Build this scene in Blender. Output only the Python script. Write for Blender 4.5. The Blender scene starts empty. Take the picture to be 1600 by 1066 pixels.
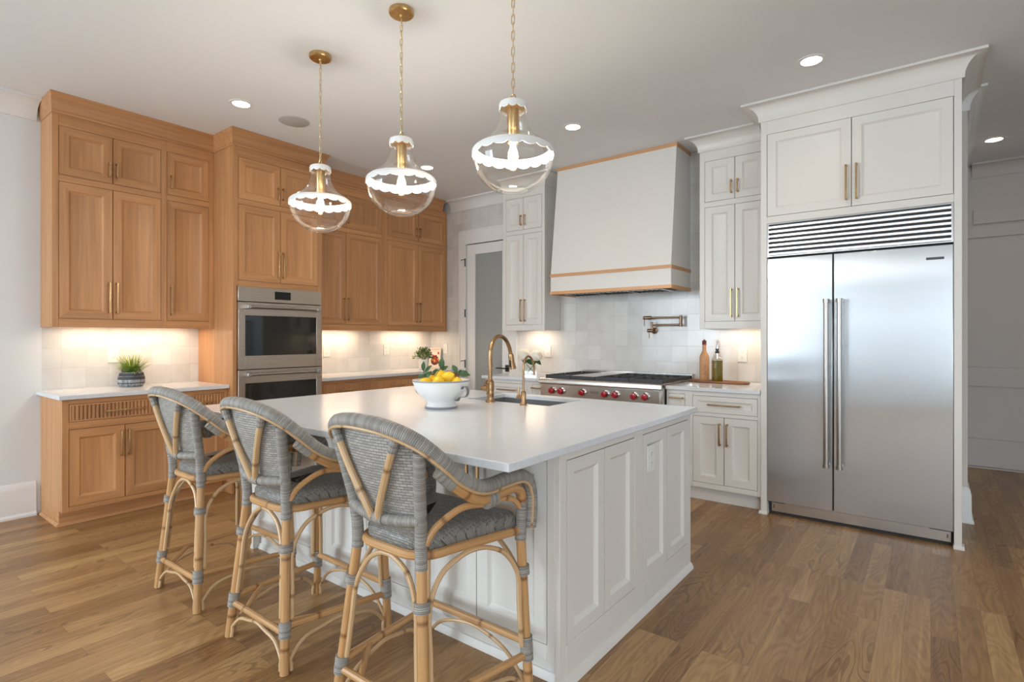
import bpy, bmesh, math, random
from mathutils import Vector, Matrix
random.seed(7)
PI = math.pi
scene = bpy.context.scene
COL = scene.collection

# ------------------------------------------------------------------ camera, world, daylight, exposure
cam_d = bpy.data.cameras.new('camera'); cam_d.sensor_width = 36.0; cam_d.sensor_fit = 'HORIZONTAL'
cam_d.lens = 853.112 / 1600 * 36.0; cam_d.shift_y = -(533.0 - 527.396) / 1600.0
cam_d.clip_start = 0.05
cam = bpy.data.objects.new('camera', cam_d); COL.objects.link(cam)
cam.location = (0, 0, 1.3114); cam.rotation_euler = (PI / 2, 0, 0.6542)
scene.camera = cam

world = bpy.data.worlds.new('world'); scene.world = world; world.use_nodes = True
_nt = world.node_tree
_tc = _nt.nodes.new('ShaderNodeTexCoord'); _sx = _nt.nodes.new('ShaderNodeSeparateXYZ'); _rp = _nt.nodes.new('ShaderNodeValToRGB')
_nt.links.new(_tc.outputs['Generated'], _sx.inputs[0]); _nt.links.new(_sx.outputs[2], _rp.inputs[0])
_e = _rp.color_ramp.elements; _e[0].position = 0.0; _e[0].color = (0.30, 0.31, 0.31, 1); _e[1].position = 0.10; _e[1].color = (1.0, 1.0, 1.0, 1)
_m = _e.new(0.02); _m.color = (0.52, 0.55, 0.55, 1); _m = _e.new(0.056); _m.color = (0.56, 0.59, 0.59, 1)
_e[-1].position = 0.064
_nt.links.new(_rp.outputs[0], _nt.nodes['Background'].inputs[0]); _nt.nodes['Background'].inputs[1].default_value = 1.6

scene.view_settings.view_transform = 'Standard'; scene.view_settings.look = 'None'
scene.view_settings.exposure = 0.23; scene.view_settings.gamma = 1.0; scene.view_settings.use_curve_mapping = False


def area_light(name, loc, rot, sx, sy, power, color, parent=None, spread=PI):
    d = bpy.data.lights.new(name, 'AREA'); d.shape = 'RECTANGLE'; d.size = sx; d.size_y = sy
    d.energy = power; d.color = color; d.spread = spread
    o = bpy.data.objects.new(name, d); COL.objects.link(o)
    o.rotation_euler = rot
    if parent is not None:
        o.parent = parent; o.location = Vector(loc) - parent.location
    else:
        o.location = loc
    return o

DAY = (0.74, 0.885, 1.0)
# daylight through the glazing behind and beside the viewer
area_light('daylight_rear_left_window', (-4.55, -4.36, 1.55), (PI / 2, 0, 0), 1.1, 2.3, 115, DAY)
area_light('daylight_rear_right_window', (3.2, -4.36, 1.55), (PI / 2, 0, 0), 1.6, 2.3, 128, DAY)
area_light('daylight_right_window', (4.06, 0.2, 1.55), (PI / 2, 0, PI / 2), 5.0, 2.3, 13, DAY)
area_light('daylight_left_window', (-5.13, -2.9, 1.55), (PI / 2, 0, -PI / 2), 2.4, 2.3, 108, DAY)

# ------------------------------------------------------------------ helpers

class MB:
    """collects geometry in world (or local) coordinates and links it as ONE mesh object"""
    def __init__(self, tf=None):
        self.v = []; self.f = []; self.m = []; self.uv = []; self.tf = tf

    def add(self, vs, fs, mat=0, uvs=None):
        b = len(self.v)
        if self.tf: vs = [self.tf(*p) for p in vs]
        self.v += [tuple(p) for p in vs]
        for i, f in enumerate(fs):
            self.f.append([b + k for k in f])
            self.m.append(mat if isinstance(mat, int) else mat[i])
            self.uv.append(uvs[i] if uvs else None)
        return self

    def box(self, x0, x1, y0, y1, z0, z1, mat=0):
        vs = [(x, y, z) for z in (z0, z1) for y in (y0, y1) for x in (x0, x1)]
        fs = [(0, 2, 3, 1), (4, 5, 7, 6), (0, 1, 5, 4), (2, 6, 7, 3), (0, 4, 6, 2), (1, 3, 7, 5)]
        return self.add(vs, fs, mat)

    def prism(self, poly, axis, a0, a1, mat=0):
        """poly: 2D points; axis 0/1/2 extruded; the 2D coords fill the other two axes in order"""
        def mk(p, a):
            q = list(p); q.insert(axis, a); return tuple(q)
        n = len(poly)
        vs = [mk(p, a0) for p in poly] + [mk(p, a1) for p in poly]
        fs = [(i, (i + 1) % n, n + (i + 1) % n, n + i) for i in range(n)]
        fs += [tuple(range(n))[::-1], tuple(range(n, 2 * n))]
        return self.add(vs, fs, mat)

    def tube(self, pts, r, seg=10, mat=0, closed=False, caps=True, squash=None):
        P = [Vector(p) for p in pts]; n = len(P)
        R = r if isinstance(r, (list, tuple)) else [r] * n
        T = []
        for i in range(n):
            a = P[(i - 1) % n] if (closed or i > 0) else P[i]
            b = P[(i + 1) % n] if (closed or i < n - 1) else P[i]
            t = (b - a)
            T.append(t.normalized() if t.length > 1e-9 else Vector((0, 0, 1)))
        up = Vector((0, 0, 1)) if abs(T[0].z) < 0.9 else Vector((1, 0, 0))
        N = (up - T[0] * up.dot(T[0])).normalized()
        vs = []; L = [0.0]
        for i in range(n):
            if i > 0:
                ax = T[i - 1].cross(T[i])
                if ax.length > 1e-7:
                    N = Matrix.Rotation(T[i - 1].angle(T[i]), 3, ax.normalized()) @ N
                N = (N - T[i] * N.dot(T[i])).normalized()
                L.append(L[-1] + (P[i] - P[i - 1]).length)
            B = T[i].cross(N)
            for k in range(seg):
                a = 2 * PI * k / seg
                vs.append(P[i] + (N * math.cos(a) + B * math.sin(a)) * R[i])
        fs = []; uvs = []
        rng = n if closed else n - 1
        if closed: L.append(L[-1] + (P[0] - P[-1]).length)
        for i in range(rng):
            j = (i + 1) % n
            for k in range(seg):
                k2 = (k + 1) % seg
                fs.append((i * seg + k, i * seg + k2, j * seg + k2, j * seg + k))
                c = 2 * PI * R[i]
                uvs.append([(L[i], c * k / seg), (L[i], c * (k + 1) / seg), (L[i + 1], c * (k + 1) / seg), (L[i + 1], c * k / seg)])
        if caps and not closed:
            fs.append(tuple(range(seg))[::-1]); uvs.append([(0, 0)] * seg)
            fs.append(tuple((n - 1) * seg + k for k in range(seg))); uvs.append([(L[-1], 0)] * seg)
        return self.add(vs, fs, mat, uvs)

    def lathe(self, prof, center, seg=32, mat=0, axis=2, close_bottom=False, close_top=False):
        """prof: list of (r, h); revolve about axis through center"""
        vs = []
        n = len(prof)
        for (r, h) in prof:
            for k in range(seg):
                a = 2 * PI * k / seg
                c = [r * math.cos(a), r * math.sin(a)]; c.insert(axis, h)
                vs.append((c[0] + center[0], c[1] + center[1], c[2] + center[2]))
        fs = []; uvs = []
        L = 0
        for i in range(n - 1):
            L2 = L + math.hypot(prof[i + 1][0] - prof[i][0], prof[i + 1][1] - prof[i][1])
            for k in range(seg):
                k2 = (k + 1) % seg
                fs.append((i * seg + k, i * seg + k2, (i + 1) * seg + k2, (i + 1) * seg + k))
                rr = 2 * PI * max(prof[i][0], 0.01)
                uvs.append([(L, rr * k / seg), (L, rr * (k + 1) / seg), (L2, rr * (k + 1) / seg), (L2, rr * k / seg)])
            L = L2
        if close_bottom: fs.append(tuple(range(seg))[::-1]); uvs.append([(0, 0)] * seg)
        if close_top: fs.append(tuple((n - 1) * seg + k for k in range(seg))); uvs.append([(0, 0)] * seg)
        return self.add(vs, fs, mat, uvs)

    def grid(self, pts, mat=0, uvs=None):
        """pts: rows of points -> quad sheet"""
        nr = len(pts); nc = len(pts[0])
        vs = [p for row in pts for p in row]
        fs = []; uu = []
        for i in range(nr - 1):
            for j in range(nc - 1):
                fs.append((i * nc + j, i * nc + j + 1, (i + 1) * nc + j + 1, (i + 1) * nc + j))
                if uvs: uu.append([uvs[i][j], uvs[i][j + 1], uvs[i + 1][j + 1], uvs[i + 1][j]])
        return self.add(vs, fs, mat, uu if uvs else None)

    def build(self, name, mats, parent=None, bevel=0.0, smooth=35, recalc=True, segs=2):
        me = bpy.data.meshes.new(name)
        off = Vector(parent['_w']) if (parent is not None and '_w' in parent) else Vector((0, 0, 0))
        vs = [tuple(Vector(p) - off) for p in self.v]
        me.from_pydata(vs, [], self.f)
        if not isinstance(mats, (list, tuple)): mats = [mats]
        for m in mats: me.materials.append(m)
        ul = me.uv_layers.new(name='UVMap')
        for p in me.polygons:
            p.material_index = self.m[p.index]
            u = self.uv[p.index]
            if u:
                for k, li in enumerate(p.loop_indices):
                    if k < len(u): ul.data[li].uv = u[k]
        if recalc:
            bm = bmesh.new(); bm.from_mesh(me)
            bmesh.ops.recalc_face_normals(bm, faces=bm.faces)
            bm.to_mesh(me); bm.free()
        if smooth:
            for p in me.polygons: p.use_smooth = True
            me.set_sharp_from_angle(angle=math.radians(smooth))
        o = bpy.data.objects.new(name, me); COL.objects.link(o)
        if parent is not None:
            o.parent = parent
            o['_w'] = tuple(off)
        if bevel:
            md = o.modifiers.new('bevel', 'BEVEL'); md.width = bevel; md.segments = segs
            md.limit_method = 'ANGLE'; md.angle_limit = math.radians(40)
        return o


def tag(o, label, cat, group=None, kind=None):
    o['label'] = label; o['category'] = cat
    if group: o['group'] = group
    if kind: o['kind'] = kind
    return o


def thing(name, label, cat, loc=(0, 0, 0), group=None):
    o = bpy.data.objects.new(name, None); COL.objects.link(o)
    o.location = loc; o['_w'] = tuple(loc); o.empty_display_size = 0.05
    return tag(o, label, cat, group)


def struct(o):
    o['kind'] = 'structure'; return o


def copy_tree(o, parent=None):
    c = o.copy(); COL.objects.link(c); c.parent = parent
    for ch in o.children: copy_tree(ch, c)
    return c


def bez(pts, n=8):
    """Catmull-Rom smoothing of a polyline"""
    P = [Vector(p) for p in pts]; out = []
    for i in range(len(P) - 1):
        p0 = P[max(i - 1, 0)]; p1 = P[i]; p2 = P[i + 1]; p3 = P[min(i + 2, len(P) - 1)]
        for k in range(n):
            t = k / n
            out.append(0.5 * ((2 * p1) + (-p0 + p2) * t + (2 * p0 - 5 * p1 + 4 * p2 - p3) * t * t + (-p0 + 3 * p1 - 3 * p2 + p3) * t ** 3))
    out.append(P[-1]); return out


def sweep(mb, path, profile, side=1, mat=0, scales=None):
    """profile [(out, z)] swept along a 2D path with mitred corners; closed polygon profile"""
    P = [Vector((p[0], p[1])) for p in path]; n = len(P)
    rows = []
    for i in range(n):
        d1 = (P[i] - P[i - 1]).normalized() if i > 0 else None
        d2 = (P[i + 1] - P[i]).normalized() if i < n - 1 else None
        if d1 is None: d1 = d2
        if d2 is None: d2 = d1
        n1 = Vector((d1.y, -d1.x)) * side; n2 = Vector((d2.y, -d2.x)) * side
        if scales:
            m = n2 * scales[0] if i == 0 else n1 * scales[-1] if i == n - 1 else n1 * scales[i - 1] + n2 * scales[i]
        else:
            m = (n1 + n2).normalized(); m = m / max(m.dot(n1), 0.2)
        rows.append([(P[i].x + m.x * o, P[i].y + m.y * o, z) for (o, z) in profile])
    k = len(profile)
    vs = [p for r in rows for p in r]; fs = []
    for i in range(n - 1):
        for j in range(k):
            fs.append((i * k + j, i * k + (j + 1) % k, (i + 1) * k + (j + 1) % k, (i + 1) * k + j))
    fs.append(tuple(range(k))); fs.append(tuple((n - 1) * k + j for j in range(k))[::-1])
    mb.add(vs, fs, mat)


def text_into(mb, body, size, org, right, up, mat=0, depth=0.0008, center=True):
    cu = bpy.data.curves.new('txt', 'FONT'); cu.body = body; cu.size = size; cu.extrude = depth
    if center: cu.align_x = 'CENTER'; cu.align_y = 'CENTER'
    ob = bpy.data.objects.new('txt', cu); COL.objects.link(ob)
    dg = bpy.context.evaluated_depsgraph_get(); dg.update()
    me = bpy.data.meshes.new_from_object(ob.evaluated_get(dg))
    r = Vector(right); u = Vector(up); nn = r.cross(u); o = Vector(org)
    vs = [tuple(o + r * v.co.x + u * v.co.y + nn * v.co.z) for v in me.vertices]
    mb.add(vs, [tuple(p.vertices) for p in me.polygons], mat)
    bpy.data.objects.remove(ob); bpy.data.curves.remove(cu); bpy.data.meshes.remove(me)

# ------------------------------------------------------------------ materials

def newmat(name):
    m = bpy.data.materials.new(name); m.use_nodes = True
    nt = m.node_tree; b = nt.nodes['Principled BSDF']
    return m, nt, b


def L(nt, a, b): nt.links.new(a, b)


def N(nt, t, **kw):
    n = nt.nodes.new(t)
    for k, v in kw.items(): setattr(n, k, v)
    return n


def plain(name, col, rough=0.5, metal=0.0, spec=0.5, bump=0.0, bscale=60, coat=0.0):
    m, nt, b = newmat(name)
    b.inputs['Base Color'].default_value = (*col, 1); b.inputs['Roughness'].default_value = rough
    b.inputs['Metallic'].default_value = metal; b.inputs['Specular IOR Level'].default_value = spec
    if coat: b.inputs['Coat Weight'].default_value = coat; b.inputs['Coat Roughness'].default_value = 0.08
    if bump:
        tc = N(nt, 'ShaderNodeTexCoord'); no = N(nt, 'ShaderNodeTexNoise'); no.inputs['Scale'].default_value = bscale
        bp = N(nt, 'ShaderNodeBump'); bp.inputs['Strength'].default_value = bump; bp.inputs['Distance'].default_value = 0.01
        L(nt, tc.outputs['Object'], no.inputs['Vector']); L(nt, no.outputs['Fac'], bp.inputs['Height'])
        L(nt, bp.outputs['Normal'], b.inputs['Normal'])
    return m


def ramp(nt, stops):
    r = N(nt, 'ShaderNodeValToRGB'); e = r.color_ramp.elements
    while len(e) < len(stops): e.new(0.5)
    for i, (p, c) in enumerate(stops):
        e[i].position = p; e[i].color = (*c, 1) if len(c) == 3 else c
    return r


def wood(name, dark, light, axis, rough=0.42, scale=1.0):
    m, nt, b = newmat(name)
    tc = N(nt, 'ShaderNodeTexCoord'); mp = N(nt, 'ShaderNodeMapping')
    s = [34 * scale] * 3; s[axis] = 1.3 * scale
    mp.inputs['Scale'].default_value = s
    oi = N(nt, 'ShaderNodeObjectInfo')
    ml = N(nt, 'ShaderNodeMath', operation='MULTIPLY'); ml.inputs[1].default_value = 37.0
    no = N(nt, 'ShaderNodeTexNoise', noise_dimensions='4D'); no.inputs['Scale'].default_value = 1.0
    no.inputs['Detail'].default_value = 5; no.inputs['Roughness'].default_value = 0.62; no.inputs['Distortion'].default_value = 0.5
    no2 = N(nt, 'ShaderNodeTexNoise', noise_dimensions='4D'); no2.inputs['Scale'].default_value = 1.0
    mp2 = N(nt, 'ShaderNodeMapping'); s2 = [5 * scale] * 3; s2[axis] = 0.5 * scale; mp2.inputs['Scale'].default_value = s2
    no2.inputs['Detail'].default_value = 2
    L(nt, oi.outputs['Random'], ml.inputs[0]); L(nt, ml.outputs[0], no.inputs['W']); L(nt, ml.outputs[0], no2.inputs['W'])
    L(nt, tc.outputs['Object'], mp.inputs['Vector']); L(nt, mp.outputs['Vector'], no.inputs['Vector'])
    L(nt, tc.outputs['Object'], mp2.inputs['Vector']); L(nt, mp2.outputs['Vector'], no2.inputs['Vector'])
    mx = N(nt, 'ShaderNodeMath', operation='MULTIPLY_ADD'); mx.inputs[1].default_value = 0.6
    L(nt, no.outputs['Fac'], mx.inputs[0])
    m2 = N(nt, 'ShaderNodeMath', operation='MULTIPLY'); m2.inputs[1].default_value = 0.45
    L(nt, no2.outputs['Fac'], m2.inputs[0]); L(nt, m2.outputs[0], mx.inputs[2])
    r = ramp(nt, [(0.33, dark), (0.66, light)])
    # boards differ a little from piece to piece
    rv_ = N(nt, 'ShaderNodeMapRange'); rv_.inputs['To Min'].default_value = 0.90; rv_.inputs['To Max'].default_value = 1.10
    L(nt, oi.outputs['Random'], rv_.inputs['Value'])
    vm = N(nt, 'ShaderNodeVectorMath', operation='SCALE'); L(nt, r.outputs['Color'], vm.inputs[0]); L(nt, rv_.outputs[0], vm.inputs['Scale'])
    L(nt, mx.outputs[0], r.inputs['Fac']); L(nt, vm.outputs[0], b.inputs['Base Color'])
    bp = N(nt, 'ShaderNodeBump'); bp.inputs['Strength'].default_value = 0.12; bp.inputs['Distance'].default_value = 0.003
    L(nt, no.outputs['Fac'], bp.inputs['Height']); L(nt, bp.outputs['Normal'], b.inputs['Normal'])
    b.inputs['Roughness'].default_value = rough
    return m


def tile_mat(name, axis):
    """glossy hand-made square tiles; axis = horizontal world axis"""
    m, nt, b = newmat(name)
    tc = N(nt, 'ShaderNodeTexCoord'); sx = N(nt, 'ShaderNodeSeparateXYZ'); cx = N(nt, 'ShaderNodeCombineXYZ')
    L(nt, tc.outputs['Object'], sx.inputs[0]); L(nt, sx.outputs[axis], cx.inputs[0])
    ad = N(nt, 'ShaderNodeMath', operation='ADD'); ad.inputs[1].default_value = -0.0125
    L(nt, sx.outputs[2], ad.inputs[0]); L(nt, ad.outputs[0], cx.inputs[1])
    br = N(nt, 'ShaderNodeTexBrick'); br.offset = 0.0; br.squash = 1.0
    br.inputs['Scale'].default_value = 1.0; br.inputs['Brick Width'].default_value = 0.152; br.inputs['Row Height'].default_value = 0.152
    br.inputs['Mortar Size'].default_value = 0.0016; br.inputs['Mortar Smooth'].default_value = 0.3; br.inputs['Bias'].default_value = 0.0
    br.inputs['Color1'].default_value = (0.76, 0.755, 0.745, 1); br.inputs['Color2'].default_value = (0.655, 0.65, 0.64, 1)
    br.inputs['Mortar'].default_value = (0.62, 0.60, 0.57, 1)
    nv = N(nt, 'ShaderNodeTexNoise'); nv.inputs['Scale'].default_value = 9; nv.inputs['Detail'].default_value = 0
    va = N(nt, 'ShaderNodeVectorMath', operation='MULTIPLY_ADD'); va.inputs[1].default_value = (0.004, 0.004, 0)
    L(nt, cx.outputs[0], nv.inputs['Vector']); L(nt, nv.outputs['Color'], va.inputs[0]); L(nt, cx.outputs[0], va.inputs[2])
    L(nt, va.outputs[0], br.inputs['Vector'])
    no = N(nt, 'ShaderNodeTexNoise'); no.inputs['Scale'].default_value = 7; no.inputs['Detail'].default_value = 4
    L(nt, tc.outputs['Object'], no.inputs['Vector'])
    mc = N(nt, 'ShaderNodeMixRGB', blend_type='MULTIPLY'); mc.inputs['Fac'].default_value = 1.0
    r = ramp(nt, [(0.35, (0.93, 0.92, 0.91)), (0.65, (1, 1, 1))])
    L(nt, no.outputs['Fac'], r.inputs['Fac']); L(nt, br.outputs['Color'], mc.inputs[1]); L(nt, r.outputs['Color'], mc.inputs[2])
    L(nt, mc.outputs[0], b.inputs['Base Color'])
    sub = N(nt, 'ShaderNodeMath', operation='SUBTRACT'); L(nt, no.outputs['Fac'], sub.inputs[0]); L(nt, br.outputs['Fac'], sub.inputs[1])
    bp = N(nt, 'ShaderNodeBump'); bp.inputs['Strength'].default_value = 0.35; bp.inputs['Distance'].default_value = 0.004
    L(nt, sub.outputs[0], bp.inputs['Height']); L(nt, bp.outputs['Normal'], b.inputs['Normal'])
    b.inputs['Roughness'].default_value = 0.16
    return m


def floor_mat():
    m, nt, b = newmat('oak_plank_floor')
    tc = N(nt, 'ShaderNodeTexCoord'); sx = N(nt, 'ShaderNodeSeparateXYZ'); cx = N(nt, 'ShaderNodeCombineXYZ')
    L(nt, tc.outputs['Object'], sx.inputs[0]); L(nt, sx.outputs[1], cx.inputs[0]); L(nt, sx.outputs[0], cx.inputs[1])
    br = N(nt, 'ShaderNodeTexBrick'); br.offset = 0.37; br.offset_frequency = 3; br.squash = 1.0
    br.inputs['Scale'].default_value = 1.0; br.inputs['Brick Width'].default_value = 1.15; br.inputs['Row Height'].default_value = 0.095
    br.inputs['Mortar Size'].default_value = 0.0006; br.inputs['Mortar Smooth'].default_value = 0.1; br.inputs['Bias'].default_value = 0.0
    br.inputs['Color1'].default_value = (0, 0, 0, 1); br.inputs['Color2'].default_value = (1, 1, 1, 1); br.inputs['Mortar'].default_value = (0.5, 0.5, 0.5, 1)
    L(nt, cx.outputs[0], br.inputs['Vector'])
    mp = N(nt, 'ShaderNodeMapping'); mp.inputs['Scale'].default_value = (30, 1.5, 1)
    L(nt, tc.outputs['Object'], mp.inputs['Vector'])
    w = N(nt, 'ShaderNodeMath', operation='MULTIPLY'); w.inputs[1].default_value = 61.0
    L(nt, br.outputs['Color'], w.inputs[0])
    no = N(nt, 'ShaderNodeTexNoise', noise_dimensions='4D'); no.inputs['Scale'].default_value = 1.0; no.inputs['Detail'].default_value = 6
    no.inputs['Roughness'].default_value = 0.65; no.inputs['Distortion'].default_value = 1.2
    L(nt, mp.outputs['Vector'], no.inputs['Vector']); L(nt, w.outputs[0], no.inputs['W'])
    # cathedral figure: contour bands of a slow noise
    mp3 = N(nt, 'ShaderNodeMapping'); mp3.inputs['Scale'].default_value = (8, 1.5, 1); L(nt, tc.outputs['Object'], mp3.inputs['Vector'])
    n3 = N(nt, 'ShaderNodeTexNoise', noise_dimensions='4D'); n3.inputs['Scale'].default_value = 1.0; n3.inputs['Detail'].default_value = 1.5
    L(nt, mp3.outputs['Vector'], n3.inputs['Vector']); L(nt, w.outputs[0], n3.inputs['W'])
    sn = N(nt, 'ShaderNodeMath', operation='MULTIPLY'); sn.inputs[1].default_value = 95.0; L(nt, n3.outputs['Fac'], sn.inputs[0])
    sn2 = N(nt, 'ShaderNodeMath', operation='SINE'); L(nt, sn.outputs[0], sn2.inputs[0])
    # combine: per plank tint + grain + figure
    a1 = N(nt, 'ShaderNodeMath', operation='MULTIPLY'); a1.inputs[1].default_value = 0.34; L(nt, br.outputs['Color'], a1.inputs[0])
    a2 = N(nt, 'ShaderNodeMath', operation='MULTIPLY_ADD'); a2.inputs[1].default_value = 0.75; L(nt, no.outputs['Fac'], a2.inputs[0]); L(nt, a1.outputs[0], a2.inputs[2])
    a3 = N(nt, 'ShaderNodeMath', operation='MULTIPLY_ADD'); a3.inputs[1].default_value = 0.075; L(nt, sn2.outputs[0], a3.inputs[0]); L(nt, a2.outputs[0], a3.inputs[2])
    r = ramp(nt, [(0.22, (0.18, 0.085, 0.031)), (0.5, (0.33, 0.178, 0.069)), (0.85, (0.54, 0.335, 0.148))])
    L(nt, a3.outputs[0], r.inputs['Fac'])
    f1 = N(nt, 'ShaderNodeMath', operation='MULTIPLY_ADD'); f1.inputs[1].default_value = 0.5; f1.inputs[2].default_value = 0.5; L(nt, sn2.outputs[0], f1.inputs[0])
    rf = ramp(nt, [(0.62, (1, 1, 1)), (0.97, (0.56, 0.50, 0.46))]); L(nt, f1.outputs[0], rf.inputs['Fac'])
    n5 = N(nt, 'ShaderNodeTexNoise', noise_dimensions='4D'); n5.inputs['Scale'].default_value = 1.0; n5.inputs['Detail'].default_value = 1.0
    mp5 = N(nt, 'ShaderNodeMapping'); mp5.inputs['Scale'].default_value = (3.0, 1.1, 1); L(nt, tc.outputs['Object'], mp5.inputs['Vector']); L(nt, mp5.outputs['Vector'], n5.inputs['Vector']); L(nt, w.outputs[0], n5.inputs['W'])
    rg = ramp(nt, [(0.42, (0.05, 0.05, 0.05)), (0.62, (1, 1, 1))]); L(nt, n5.outputs['Fac'], rg.inputs['Fac'])
    mf = N(nt, 'ShaderNodeMixRGB', blend_type='MULTIPLY'); L(nt, rg.outputs['Color'], mf.inputs['Fac']); L(nt, r.outputs['Color'], mf.inputs[1]); L(nt, rf.outputs['Color'], mf.inputs[2])
    r = mf
    mx = N(nt, 'ShaderNodeMixRGB'); mx.inputs[2].default_value = (0.15, 0.085, 0.045, 1)
    L(nt, br.outputs['Fac'], mx.inputs['Fac']); L(nt, r.outputs['Color'], mx.inputs[1]); L(nt, mx.outputs[0], b.inputs['Base Color'])
    bp = N(nt, 'ShaderNodeBump'); bp.inputs['Strength'].default_value = 0.10; bp.inputs['Distance'].default_value = 0.003
    L(nt, no.outputs['Fac'], bp.inputs['Height']); L(nt, bp.outputs['Normal'], b.inputs['Normal'])
    b.inputs['Roughness'].default_value = 0.33; b.inputs['Specular IOR Level'].default_value = 0.5
    return m


def quartz_mat():
    m, nt, b = newmat('white_quartz')
    tc = N(nt, 'ShaderNodeTexCoord'); no = N(nt, 'ShaderNodeTexNoise'); no.inputs['Scale'].default_value = 1.6
    no.inputs['Detail'].default_value = 7; no.inputs['Roughness'].default_value = 0.6; no.inputs['Distortion'].default_value = 1.4
    L(nt, tc.outputs['Object'], no.inputs['Vector'])
    r = ramp(nt, [(0.0, (0.73, 0.755, 0.79)), (0.488, (0.73, 0.755, 0.79)), (0.5, (0.725, 0.705, 0.685)), (0.512, (0.73, 0.755, 0.79))])
    L(nt, no.outputs['Fac'], r.inputs['Fac'])
    n2 = N(nt, 'ShaderNodeTexNoise'); n2.inputs['Scale'].default_value = 55; L(nt, tc.outputs['Object'], n2.inputs['Vector'])
    r2 = ramp(nt, [(0.35, (0.965, 0.965, 0.965)), (0.6, (1, 1, 1))]); L(nt, n2.outputs['Fac'], r2.inputs['Fac'])
    mc = N(nt, 'ShaderNodeMixRGB', blend_type='MULTIPLY'); mc.inputs['Fac'].default_value = 1
    L(nt, r.outputs['Color'], mc.inputs[1]); L(nt, r2.outputs['Color'], mc.inputs[2]); L(nt, mc.outputs[0], b.inputs['Base Color'])
    b.inputs['Roughness'].default_value = 0.17
    return m


def steel_mat(name, col, rough, axis, wav=0.0, aniso=0.4, metal=1.0, tangent=None):
    m, nt, b = newmat(name)
    b.inputs['Base Color'].default_value = (*col, 1); b.inputs['Metallic'].default_value = metal
    b.inputs['Anisotropic'].default_value = aniso
    if tangent:
        cv = N(nt, 'ShaderNodeCombineXYZ')
        for k in range(3): cv.inputs[k].default_value = tangent[k]
        L(nt, cv.outputs[0], b.inputs['Tangent'])
    tc = N(nt, 'ShaderNodeTexCoord'); mp = N(nt, 'ShaderNodeMapping')
    s = [320, 320, 320]; s[axis] = 2.0; mp.inputs['Scale'].default_value = s
    no = N(nt, 'ShaderNodeTexNoise'); no.inputs['Scale'].default_value = 1; no.inputs['Detail'].default_value = 2
    L(nt, tc.outputs['Object'], mp.inputs['Vector']); L(nt, mp.outputs['Vector'], no.inputs['Vector'])
    mr = N(nt, 'ShaderNodeMapRange'); mr.inputs['To Min'].default_value = rough * (0.99 if tangent else 0.94); mr.inputs['To Max'].default_value = rough * (1.01 if tangent else 1.06)
    L(nt, no.outputs['Fac'], mr.inputs['Value']); L(nt, mr.outputs[0], b.inputs['Roughness'])
    bp = N(nt, 'ShaderNodeBump'); bp.inputs['Strength'].default_value = 0.004; bp.inputs['Distance'].default_value = 0.0005
    L(nt, no.outputs['Fac'], bp.inputs['Height'])
    if wav:
        n2 = N(nt, 'ShaderNodeTexNoise'); n2.inputs['Scale'].default_value = 1.0; n2.inputs['Detail'].default_value = 0.5
        mp2 = N(nt, 'ShaderNodeMapping'); mp2.inputs['Scale'].default_value = (2.3, 2.3, 1.5)
        L(nt, tc.outputs['Object'], mp2.inputs['Vector']); L(nt, mp2.outputs['Vector'], n2.inputs['Vector'])
        b2 = N(nt, 'ShaderNodeBump'); b2.inputs['Strength'].default_value = wav; b2.inputs['Distance'].default_value = 0.02
        L(nt, n2.outputs['Fac'], b2.inputs['Height']); L(nt, b2.outputs['Normal'], b.inputs['Normal'])
    else:
        L(nt, bp.outputs['Normal'], b.inputs['Normal'])
    return m


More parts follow.
